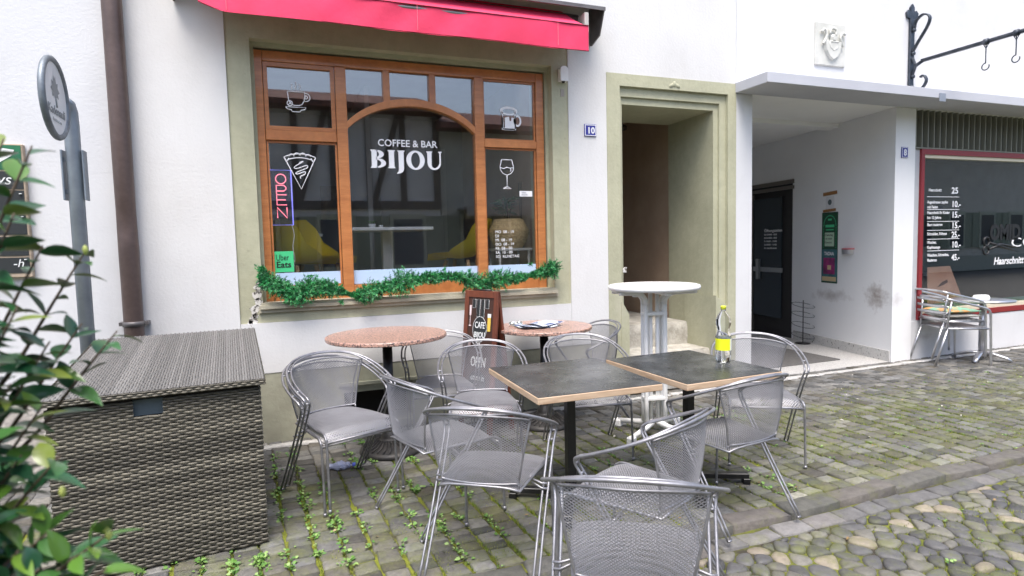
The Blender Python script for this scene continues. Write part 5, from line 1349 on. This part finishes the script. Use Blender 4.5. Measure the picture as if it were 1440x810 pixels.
# ============================================================ SANDWICH BOARD
t = thing('sandwich_board', 'brown wooden sandwich board with chalk cafe menu between the granite tables', 'sign')
w2, Hh = .19, 1.14
M_bd = mat('red brown board wood', (.16, .045, .022), .5, c2=(.11, .03, .016), scale=5, stretch=(6, 1, 1))
for s in (0, 1):
    M_ = Matrix.Translation((0, -.13 if s == 0 else .13, 0)) @ Matrix.Rotation(math.radians(-6.5 if s == 0 else 6.5), 4, 'X')
    if s: M_ = M_ @ Matrix.Rotation(PI, 4, 'Z')
    b = MB()
    b.bbox(-w2, -w2+.045, -.012, .012, 0, Hh, .003, M=M_); b.bbox(w2-.045, w2, -.012, .012, 0, Hh, .003, M=M_)
    b.bbox(-w2+.045, w2-.045, -.012, .012, Hh-.055, Hh, .003, M=M_); b.bbox(-w2+.045, w2-.045, -.012, .012, .14, .19, .003, M=M_); fr = b.build('board_frame', M_bd, t)
    b = MB(); b.box(-w2+.045, w2-.045, -.004, .004, .19, Hh-.055, M=M_); b.build('board', mat('dark board face', (.06, .022, .014), .6, c2=(.04, .018, .012), scale=4), t)
    if s == 0:
        yy = -.0065
        def TP(x, z): return M_ @ Vector((x, yy, z))
        b = MB()
        for k, xc in enumerate((-.075, -.025, .025, .075)):
            b.box(xc-.018, xc+.018, yy, yy+.002, 1.0 if k in (0, 3) else .93, 1.07, M=M_)
        for (cx_, cz_, rx, rz) in ((0, .83, .075, .10), (0, .40, .10, .10)):
            pts = [TP(cx_+rx*math.cos(2*PI*i/24), cz_+rz*math.sin(2*PI*i/24)) for i in range(24)]; b.add([tuple(p) for p in pts], [tuple(range(24))])
        b.buildx('slate_panel', M_slate, t)
        axb = (M_.to_3x3() @ Vector((1, 0, 0))); upb = (M_.to_3x3() @ Vector((0, 0, 1)))
        off = (M_.to_3x3() @ Vector((0, -.0035, 0)))
        strokes([arc(0, 0, .078, 0, 360, 30, .103)], .0022, TP(0, .83)+off, 1, 'chalk_outline', M_chalk, t, ax=axb, up=upb)
        for (x_, h_) in ((-.075, 1), (-.025, 1), (.025, 1), (.075, 1)):
            z0_ = 1.0 if abs(x_) > .05 else .93
            strokes([[(-.019, z0_), (.019, z0_), (.019, 1.071), (-.019, 1.071), (-.019, z0_)]], .0015, TP(x_, 0)+off, 1, 'chalk_outline', M_chalk, t, ax=axb, up=upb)
        text('CAFE', TP(-.056, .84)+off, .072, 'lettering', M_chalk, t, ax=axb, up=upb, width=.112, bold=.001)
        text('BIJOU', TP(-.062, .765)+off, .062, 'lettering', M_chalk, t, ax=axb, up=upb, width=.124, bold=.001, shear=.1)
        text('& Bar', TP(-.05, .68)+off, .06, 'lettering', M_chalk, t, ax=axb, up=upb, shear=.2, width=.10)
        text('OPEN', TP(-.085, .53)+off, .11, 'lettering', M_chalk, t, ax=axb, up=upb, width=.17, bold=.002, shear=.1)
        text('come in', TP(-.075, .42)+off, .07, 'lettering', M_chalk, t, ax=axb, up=upb, width=.15, shear=.25)
        b = MB()
        b.box(-.128, -.108, yy-.001, yy+.001, .94, 1.02, M=M_); b.box(-.120, -.116, yy-.001, yy+.001, .86, .94, M=M_); b.box(-.132, -.104, yy-.001, yy+.001, .85, .858, M=M_)
        b.box(-.13, -.10, yy-.001, yy+.001, .68, .74, M=M_)
        b.buildx('glass_drawing', mat('pink white paint', (.75, .6, .6), .8), t)
        b = MB(); b.box(.085, .118, yy-.001, yy+.001, .82, .93, M=M_); b.build('beer_drawing', mat('yellow paint', (.7, .48, .08), .8), t)
        b = MB(); b.box(.083, .12, yy-.0012, yy+.001, .93, .96, M=M_); b.build('beer_drawing', M_chalk, t)
b = MB(); b.tube([(-.10, 0, Hh+.0), (.10, 0, Hh)], .008, 6); b.build('hinge', M_black, t)
b = MB(); b.add([(w2+.001, -.07, .78), (w2+.001, -.045, .78), (w2+.001, -.045, .92), (w2+.001, -.058, .97), (w2+.001, -.07, .92)], [(0, 1, 2, 3, 4)])
t.location = (1.51, 4.60, 0); t.rotation_euler = (0, 0, math.radians(-64))

# ============================================================ THINGS ON TABLES
t = thing('newspaper', 'folded blue and white newspaper lying on the rear granite table', 'newspaper')
b = MB()
for k in range(3):
    n1 = 14; ang = .25*k-.2; vs = []
    for i in range(n1+1):
        for j in range(9):
            u, v = i/n1-.5, j/8-.5; x = u*.30; y = v*.21; z = .004+.006*k+.010*math.sin(u*5+k*2)*math.cos(v*4)+.012*max(0, abs(u)-.3)*3
            vs.append((x*math.cos(ang)-y*math.sin(ang)+.04*k-.04, x*math.sin(ang)+y*math.cos(ang), z+.006))
    b.add(vs, [(i*9+j, (i+1)*9+j, (i+1)*9+j+1, i*9+j+1) for i in range(n1) for j in range(8)], None, True)
b.build('sheets', mat('newsprint', (.55, .58, .64), .8, c2=(.06, .09, .2), scale=16, contrast=(.52, .6)), t)
t.location = (1.95, 4.47, .826); t.rotation_euler = (0, 0, .2)
t = thing('ashtray', 'clear glass ashtray beside the newspaper on the granite table', 'ashtray')
b = MB(); b.lathe([(0, .004), (.045, .004), (.05, .03), (.058, .032), (.06, .004), (.055, 0), (0, 0)], seg=24); b.build('bowl', mat('clear glass', (.8, .85, .85), .05, trans=.9, spec=.5), t); t.location = (1.80, 4.62, .826)
M_pet = mat('clear plastic', (.93, .96, .98), .04, trans=1.); M_pet.node_tree.nodes['Principled BSDF'].inputs['IOR'].default_value = 1.07
t = thing('water_bottle', 'clear plastic water bottle with yellow label and cap on the right square table', 'bottle')
prof = [(0, .004), (.022, .0), (.040, .004), (.045, .02), (.046, .05), (.044, .062), (.046, .075), (.0465, .15), (.046, .165), (.038, .185), (.035, .20), (.037, .215), (.043, .232), (.045, .25), (.043, .268), (.034, .29), (.022, .308), (.014, .318), (.0135, .332)]
b = MB(); b.lathe(prof+[(.0125, .332), (.0128, .318), (.0, .316)], seg=32); b.build('body', M_pet, t)
b = MB(); b.lathe([(0, .006), (.042, .008), (.0435, .05), (.0435, .15), (.0432, .16), (0, .16)], seg=24); b.build('water', mat('water', (1, 1, 1), .0, trans=1.), t); MATS['water'].node_tree.nodes['Principled BSDF'].inputs['IOR'].default_value = 1.12
b = MB(); n_ = 40
def lab(a0, a1, bm):
    vs = []; k_ = 20
    for i in range(k_+1): a = lerp(a0, a1, i/k_); vs += [(.0478*math.cos(a), .0478*math.sin(a), .078), (.0478*math.cos(a), .0478*math.sin(a), .150)]
    bm.add(vs, [(2*i, 2*i+2, 2*i+3, 2*i+1) for i in range(k_)], None, True); return bm
lab(math.radians(130), math.radians(285), MB()).build('label', mat('lemon yellow label', (.75, .80, .02), .4), t)
lab(math.radians(285), math.radians(490), MB()).build('label', mat('white label', (.80, .82, .74), .4), t)
b = MB(); b.lathe([(0, .350), (.0155, .350), (.016, .346), (.016, .328), (0, .328)], seg=20); b.build('cap', mat('lemon yellow cap', (.72, .78, .05), .4), t)
t.location = (2.535, 2.975, .7425)
t = thing('crushed_bottle', 'crushed blue plastic bottle lying on the setts under the stacked chairs', 'bottle')
b = MB(); vs = []; n1, n2 = 16, 12
for i in range(n1+1):
    u = i/n1; r_ = .032*(1-.25*math.sin(u*9))*(.35 if u > .93 else 1)*(.6 if u < .05 else 1)
    for j in range(n2): a = 2*PI*j/n2; q = r_*(1+.35*NZ.noise(Vector((u*8, math.cos(a)*2, math.sin(a)*2)))); vs.append((u*.17-.085, q*math.cos(a), .026+q*math.sin(a)*.75))
b.add(vs, [(i*n2+j, i*n2+(j+1) % n2, (i+1)*n2+(j+1) % n2, (i+1)*n2+j) for i in range(n1) for j in range(n2)], None, False)
b.build('body', mat('crinkled bluish plastic', (.45, .50, .72), .15, alpha=.75), t)
b = MB(); b.tube([(.085, 0, .028), (.105, 0, .028)], .014, 12); b.build('cap', mat('blue cap', (.12, .16, .75), .4), t)
t.location = (.31, 4.16, 0); t.rotation_euler = (0, 0, math.radians(-12))

# ============================================================ ALUMINIUM CHAIRS AND TABLE BY THE BARBER WINDOW
def alu_chair(label):
    t = thing('slatted_chair', label, 'chair', group='aluminium slatted armchairs')
    for s in (-1, 1):
        b = MB(); b.tube(catmull([(s*.27, .24, 0), (s*.27, .225, .40), (s*.27, .215, .60), (s*.268, .17, .655), (s*.262, .02, .70), (s*.25, -.16, .745), (s*.20, -.25, .775), (0.0, -.275, .785)], 5), .0125, 10)
        b.tube([(s*.21, -.235, .42), (s*.235, -.20, .77)], .010, 8); b.build('arm_frame', M_alu, t)
        b = MB(); b.tube([(s*.21, -.22, .43), (s*.215, -.36, 0)], .0125, 10); b.build('rear_leg', M_alu, t)
    for k in range(3):
        z = .53+k*.072; b = MB(); b.tube(catmull([(-.205-.006*k, -.232, z), (-.10, -.258, z), (.10, -.258, z), (.205+.006*k, -.232, z)], 5), 1., 4, flat=(.020, .004)); b.build('back_slat', M_alu, t)
    b = MB(); b.tube([(-.25, .21, .425), (.25, .21, .425), (.22, -.22, .43), (-.22, -.22, .43)], .0115, 8, closed=True)
    for k in range(7): y = -.19+k*.062; b.bbox(-.215-.004*k, .215+.004*k, y-.02, y+.02, .438, .446, .002)
    b.build('seat_slats', M_alu, t)
    return t
ac = alu_chair('lower aluminium armchair of the pair stacked at the barber window')
ac2 = copy_tree(ac); ac2['label'] = 'upper aluminium armchair of the pair stacked at the barber window, with a cushion on it'
px0 = (7.30, 4.66)
for o_, dz_, dy_ in ((ac, 0, 0), (ac2, .075, 0)):
    o_.location = (px0[0]-dy_+(.02 if dz_ else 0), px0[1]+(.07 if dz_ else 0), dz_); o_.rotation_euler = (0, 0, math.radians(-110) if dz_ == 0 else math.radians(-108))
t = thing('seat_cushion', 'green and orange patterned cushions on the stacked aluminium chairs', 'cushion')
for k in range(2):
    b = MB(); n1 = 14; vs = []
    for s in (1, -1):
        for i in range(n1+1):
            for j in range(n1+1):
                u, v = i/n1*2-1, j/n1*2-1; e = (1-u**4)*(1-v**4); vs.append((u*.20, v*.20, .03+s*.028*max(0, e)**.5))
    m_ = (n1+1)**2
    b.add(vs, [(i*(n1+1)+j, (i+1)*(n1+1)+j, (i+1)*(n1+1)+j+1, i*(n1+1)+j+1) for i in range(n1) for j in range(n1)]+[(m_+i*(n1+1)+j, m_+i*(n1+1)+j+1, m_+(i+1)*(n1+1)+j+1, m_+(i+1)*(n1+1)+j) for i in range(n1) for j in range(n1)], None, True)
    b.v = [(x, y, z+k*.055) for x, y, z in b.v]
    b.build('cushion_pad', mat('patterned cushion cloth', (.22, .42, .30), .9, c2=(.55, .28, .10), scale=9, contrast=(.5, .56)) if k else mat('grey cushion cloth', (.42, .42, .40), .9, c2=(.25, .24, .22), scale=9), t)
t.location = (7.32, 4.70, .53); t.rotation_euler = (0, 0, math.radians(-109))
t = thing('pedestal_table', 'small round aluminium table on a curved foot under the barber window', 'table')
b = MB(); b.lathe([(0, .70), (.30, .70), (.31, .71), (.31, .722), (0, .722)], seg=48); b.build('tabletop', M_alu, t)
b = MB(); b.tube([(0, 0, .08), (0, 0, .70)], .032, 14); b.build('column', M_alu, t)
for k in range(4):
    M_ = Matrix.Rotation(math.radians(20+90*k), 4, 'Z'); b = MB(); b.tube([M_ @ Vector(p) for p in ((.02, 0, .10), (.12, 0, .085), (.24, 0, .05), (.29, 0, .012))], [.03, .03, .026, .02], 8, flat=(.5, 1.1)); b.build('foot', M_alu, t)
t.location = (7.72, 4.60, 0)
t = thing('folded_cloth', 'folded white cloth on the small aluminium table', 'cloth')
b = MB(); n1 = 16; vs = []
for i in range(n1):
    a = 2*PI*i/n1; r_ = 1+.12*math.sin(3*a)
    vs += [(.10*r_*math.cos(a), .065*r_*math.sin(a), 0), (.11*r_*math.cos(a), .072*r_*math.sin(a), .03), (.09*r_*math.cos(a), .058*r_*math.sin(a), .055)]
fs = []
for i in range(n1): j = (i+1) % n1; fs += [(i*3, j*3, j*3+1, i*3+1), (i*3+1, j*3+1, j*3+2, i*3+2)]
b.add(vs, fs+[tuple(i*3+2 for i in range(n1))], None, True); b.build('cloth', M_white, t); t.location = (7.66, 4.58, .723)

# ============================================================ FOREGROUND BUSH
random.seed(21)
t = thing('leafy_bush', 'glossy dark green bush with pale young shoots in the left foreground', 'bush', (-.60, 1.12, 0))
stems = MB(); lf = MB()
dk = ((.014, .07, .026), (.022, .10, .034), (.012, .055, .024), (.03, .12, .034), (.045, .13, .03)); yg = ((.10, .19, .025), (.07, .16, .02), (.15, .20, .03), (.05, .13, .02))
def branch(P, r0, leaves, ls=.066, young=.12, start=.25):
    pts = catmull(P, 8); n_ = len(pts); stems.tube(pts, [lerp(r0, .0012, i/(n_-1)) for i in range(n_)], 6)
    for k in range(leaves):
        s = lerp(start, 1, (k+random.random()*.6)/leaves); i = min(n_-2, int(s*(n_-1))); p = pts[i]; d = (pts[i+1]-p).normalized()
        a = k*2.4+random.uniform(-.4, .4); sd = d.orthogonal().normalized(); bn = d.cross(sd)
        dd = (sd*math.cos(a)+bn*math.sin(a))*.9+d*random.uniform(.3, .9); dd.z = dd.z*.6+.05
        col = random.choice(yg) if (s > .8 and random.random() < young*3.0) or random.random() < young*.25 else random.choice(dk)
        l = ls*random.uniform(.75, 1.2)*(1.05 if s < .9 else .8)
        leafquad(lf, p, dd, l, l*random.uniform(.17, .26), col, fold=.3, droop=random.uniform(.05, .45), n=6)
root = Vector((-.62, 1.12, 0))
def tip(x, y, D): return W(x, y, D)
def br(x, y, D, leaves, mid=None, **k):
    e = tip(x, y, D); m0 = Vector((-.60+random.uniform(-.04, .04), 1.12+random.uniform(-.03, .03), .45)); m1 = Vector((lerp(-.58, e.x, .35), lerp(1.12, D, .5), lerp(.55, e.z, .62)))
    branch([root, m0, m1, m1.lerp(e, .55)+Vector((0, 0, .015)), e], .008, leaves, **k)
br(122, 350, 1.15, 17, ls=.054, start=.60); br(60, 345, 1.10, 14, ls=.058, start=.6); br(165, 465, 1.12, 9, ls=.058, start=.78); br(115, 455, 1.10, 16, ls=.058, start=.6)
br(45, 205, 1.05, 9, ls=.066, start=.80); br(5, 195, 1.15, 12, ls=.062, start=.7); br(20, 300, 1.02, 16, ls=.062, start=.6)
br(70, 480, 1.05, 15, ls=.058, start=.6); br(25, 430, 1.0, 20, start=.5); br(60, 570, 1.0, 15, start=.6); br(15, 540, .98, 22, start=.5)
br(30, 640, .98, 26, start=.5); br(85, 640, .92, 8, start=.75); br(10, 720, .95, 26, start=.45); br(70, 745, .92, 20, start=.55)
br(160, 745, .90, 12, ls=.058, start=.72, young=.25); br(110, 780, .88, 18, ls=.060, start=.6, young=.1); br(55, 800, .88, 22, start=.5); br(150, 800, .86, 16, ls=.060, start=.6)
for _ in range(18):
    br(random.uniform(-130, 5), random.uniform(250, 820), random.uniform(.85, 1.25), 18, start=.5)
for _ in range(5): br(random.uniform(-40, 70), random.uniform(690, 900), random.uniform(.85, 1.0), 16, start=.45)
stems.build('stem', M_bark, t); lf.build('foliage', M_leaf, t)
b = MB()
for (x, y, D) in ((148, 742, .90), (153, 752, .90), (88, 692, .92), (120, 352, 1.14)):
    p = tip(x, y, D); b.lathe([(0, -.008), (.0035, -.004), (.0045, .001), (.003, .006), (0, .009)], tuple(p), 10)
b.buildx('bud', mat('pale green bud', (.40, .45, .12), .5), t)

lt = MB()
for _ in range(150):
    x, y = random.uniform(0, 7), random.choice((random.uniform(2.6, 4.8), random.uniform(.9, 2.2)))
    z = .008 if y > 2.5 else -.026; c = random.choice(((.20, .13, .05), (.30, .24, .12), (.12, .08, .04), (.42, .40, .36), (.5, .48, .42)))
    a = random.uniform(0, 6.3); leafquad(lt, (x, y, z), (math.cos(a), math.sin(a), .1), random.uniform(.012, .03), random.uniform(.004, .008), c, n=3)
tag(lt.build('litter', M_weed), 'tiny dry leaves and crumbs scattered over the paving', 'litter', kind='stuff')

# ============================================================ HOUSES ACROSS THE STREET (behind the camera, seen in the glass)
def far_house(x0, x1, h, wallc, label, y=-7.2, beams=False, eave=(.26, .09, .06), shop=None):
    t = thing('townhouse', label, 'house', ((x0+x1)/2, y, 0))
    nwin = max(2, int((x1-x0)/1.9)); cells = []
    b = MB(); b.box(x0+.02, x1-.02, y-6, y-.01, -.1, h)
    b.build('wall', mat('far wall '+label[:12], wallc, .9, c2=tuple(v*.85 for v in wallc), scale=2), t)
    rf = MB(); rf.add([(x0-.1, y+.7, h-.1), (x1+.1, y+.7, h-.1), (x1+.1, y-3, h+1.0), (x0-.1, y-3, h+1.0), (x0-.1, y+.7, h-.25), (x1+.1, y+.7, h-.25), (x1+.1, y-6, h-.1), (x0-.1, y-6, h-.1)],
           [(0, 1, 2, 3), (0, 4, 5, 1), (3, 2, 6, 7), (4, 7, 6, 5), (0, 3, 7, 4), (1, 5, 6, 2)]); rf.build('roof', mat('brown tiles '+label[:6], eave, .8, c2=(.06, .03, .02), scale=12), t)
    for fl in range(int(h//2.9)):
        z = .9+fl*2.9
        for k in range(nwin):
            xc = lerp(x0, x1, (k+.5)/nwin)
            f_ = MB(); f_.box(xc-.52, xc+.52, y-.0, y+.05, z-.05, z+1.55); fo = f_.build('window', mat('far window trim', (.42, .43, .33), .7), t)
            for s_ in (-1, 1): h_ = MB(); h_.box(xc+s_*.78-.24, xc+s_*.78+.24, y+.0, y+.04, z, z+1.5); h_.build('shutter', mat('far shutter', (.24, .26, .19), .7), t)
            p_ = MB(); p_.box(xc-.42, xc+.42, y+.052, y+.06, z+.1, z+1.4); p_.build('pane', mat('far glass', (.07, .08, .09), .1), fo)
    b = MB(); b.box(x0+.03, x1-.03, y, y+.04, -.1, .55); b.build('base_wall', mat('far plinth', (.36, .36, .30), .8), t)
    b = MB(); b.box(x0+.5, x0+2.6, y+.02, y+1.0, 2.55, 2.62); b.add([(x0+.5, y+1.0, 2.35), (x0+2.6, y+1.0, 2.35), (x0+2.6, y+1.02, 2.6), (x0+.5, y+1.02, 2.6)], [(0, 1, 2, 3)]); b.buildx('shop_awning', mat('far awning', (.4, .38, .36), .8), t)
    if beams:
        b = MB()
        for z in (2.6, 5.3): b.box(x0, x1, y, y+.08, z, z+.22)
        for k in range(nwin*2+1): xc = lerp(x0+.1, x1-.1, k/(nwin*2)); b.box(xc-.08, xc+.08, y, y+.075, 2.82, 5.3)
        for k in range(nwin):
            xc = lerp(x0, x1, k/nwin); b.add([(xc, y+.07, 2.82), (xc+.16, y+.07, 2.82), (xc+.9, y+.07, 5.3), (xc+.74, y+.07, 5.3)], [(0, 1, 2, 3)])
        b.buildx('timber_beam', mat('dark timber', (.12, .10, .085), .8), t)
far_house(-14, -3.5, 5.2, (.55, .47, .34), 'beige house across the street seen in the window glass', eave=(.20, .06, .04))
far_house(-3.5, 4.5, 5.5, (.70, .69, .68), 'white half-timbered house across the street seen in the window glass', beams=True)
far_house(4.5, 11, 5.1, (.5, .5, .44), 'pale green grey house across the street seen in the window glass', eave=(.22, .07, .05))
far_house(22, 36, 5.4, (.58, .54, .46), 'cream house far right across the street seen in the barber window')
far_house(11, 22, 5.6, (.60, .60, .62), 'long white house across the street seen in the barber window', beams=True)

# ============================================================ SKY, SUN, CAMERA
SUN_EL, SUN_ROT = math.radians(66), math.radians(205)
w = bpy.data.worlds.new('World'); sc.world = w; w.use_nodes = True
nt = w.node_tree; bg = nt.nodes['Background']; sk = nt.nodes.new('ShaderNodeTexSky'); sk.sky_type = 'NISHITA'; sk.sun_disc = False
sk.sun_elevation = SUN_EL; sk.sun_rotation = SUN_ROT; sk.air_density = 1.; sk.dust_density = 5.; sk.ozone_density = 1.; sk.altitude = 400
nt.links.new(sk.outputs[0], bg.inputs[0]); bg.inputs[1].default_value = .14
sd = bpy.data.lights.new('sun', 'SUN'); sd.energy = 1.45; sd.angle = math.radians(32); sd.color = (1, .97, .93)
so = bpy.data.objects.new('sun', sd); COL.objects.link(so)
d = Vector((math.sin(SUN_ROT)*math.cos(SUN_EL), math.cos(SUN_ROT)*math.cos(SUN_EL), math.sin(SUN_EL)))
so.rotation_euler = d.to_track_quat('Z', 'Y').to_euler(); so.location = (0, -4, 12)
cd = bpy.data.cameras.new('camera'); cam = bpy.data.objects.new('camera', cd); COL.objects.link(cam)
cd.sensor_width = 36; cd.lens = FPX/1440*36; cd.clip_start = .05; cd.clip_end = 500
cam.matrix_world = Matrix(((_r.x, _u.x, -_f.x, 0), (_r.y, _u.y, -_f.y, 0), (_r.z, _u.z, -_f.z, CAMH), (0, 0, 0, 1)))
cd.dof.use_dof = True; cd.dof.focus_distance = 3.7; cd.dof.aperture_fstop = 3.6
sc.camera = cam
sc.view_settings.view_transform = 'Standard'; sc.view_settings.look = 'None'; sc.view_settings.gamma = 1
sc.view_settings.exposure = 1.42
sc.view_settings.use_curve_mapping = False
sc.cycles.max_bounces = 8; sc.cycles.transparent_max_bounces = 24; sc.cycles.diffuse_bounces = 6; sc.cycles.glossy_bounces = 4
sc.cycles.use_denoising = True
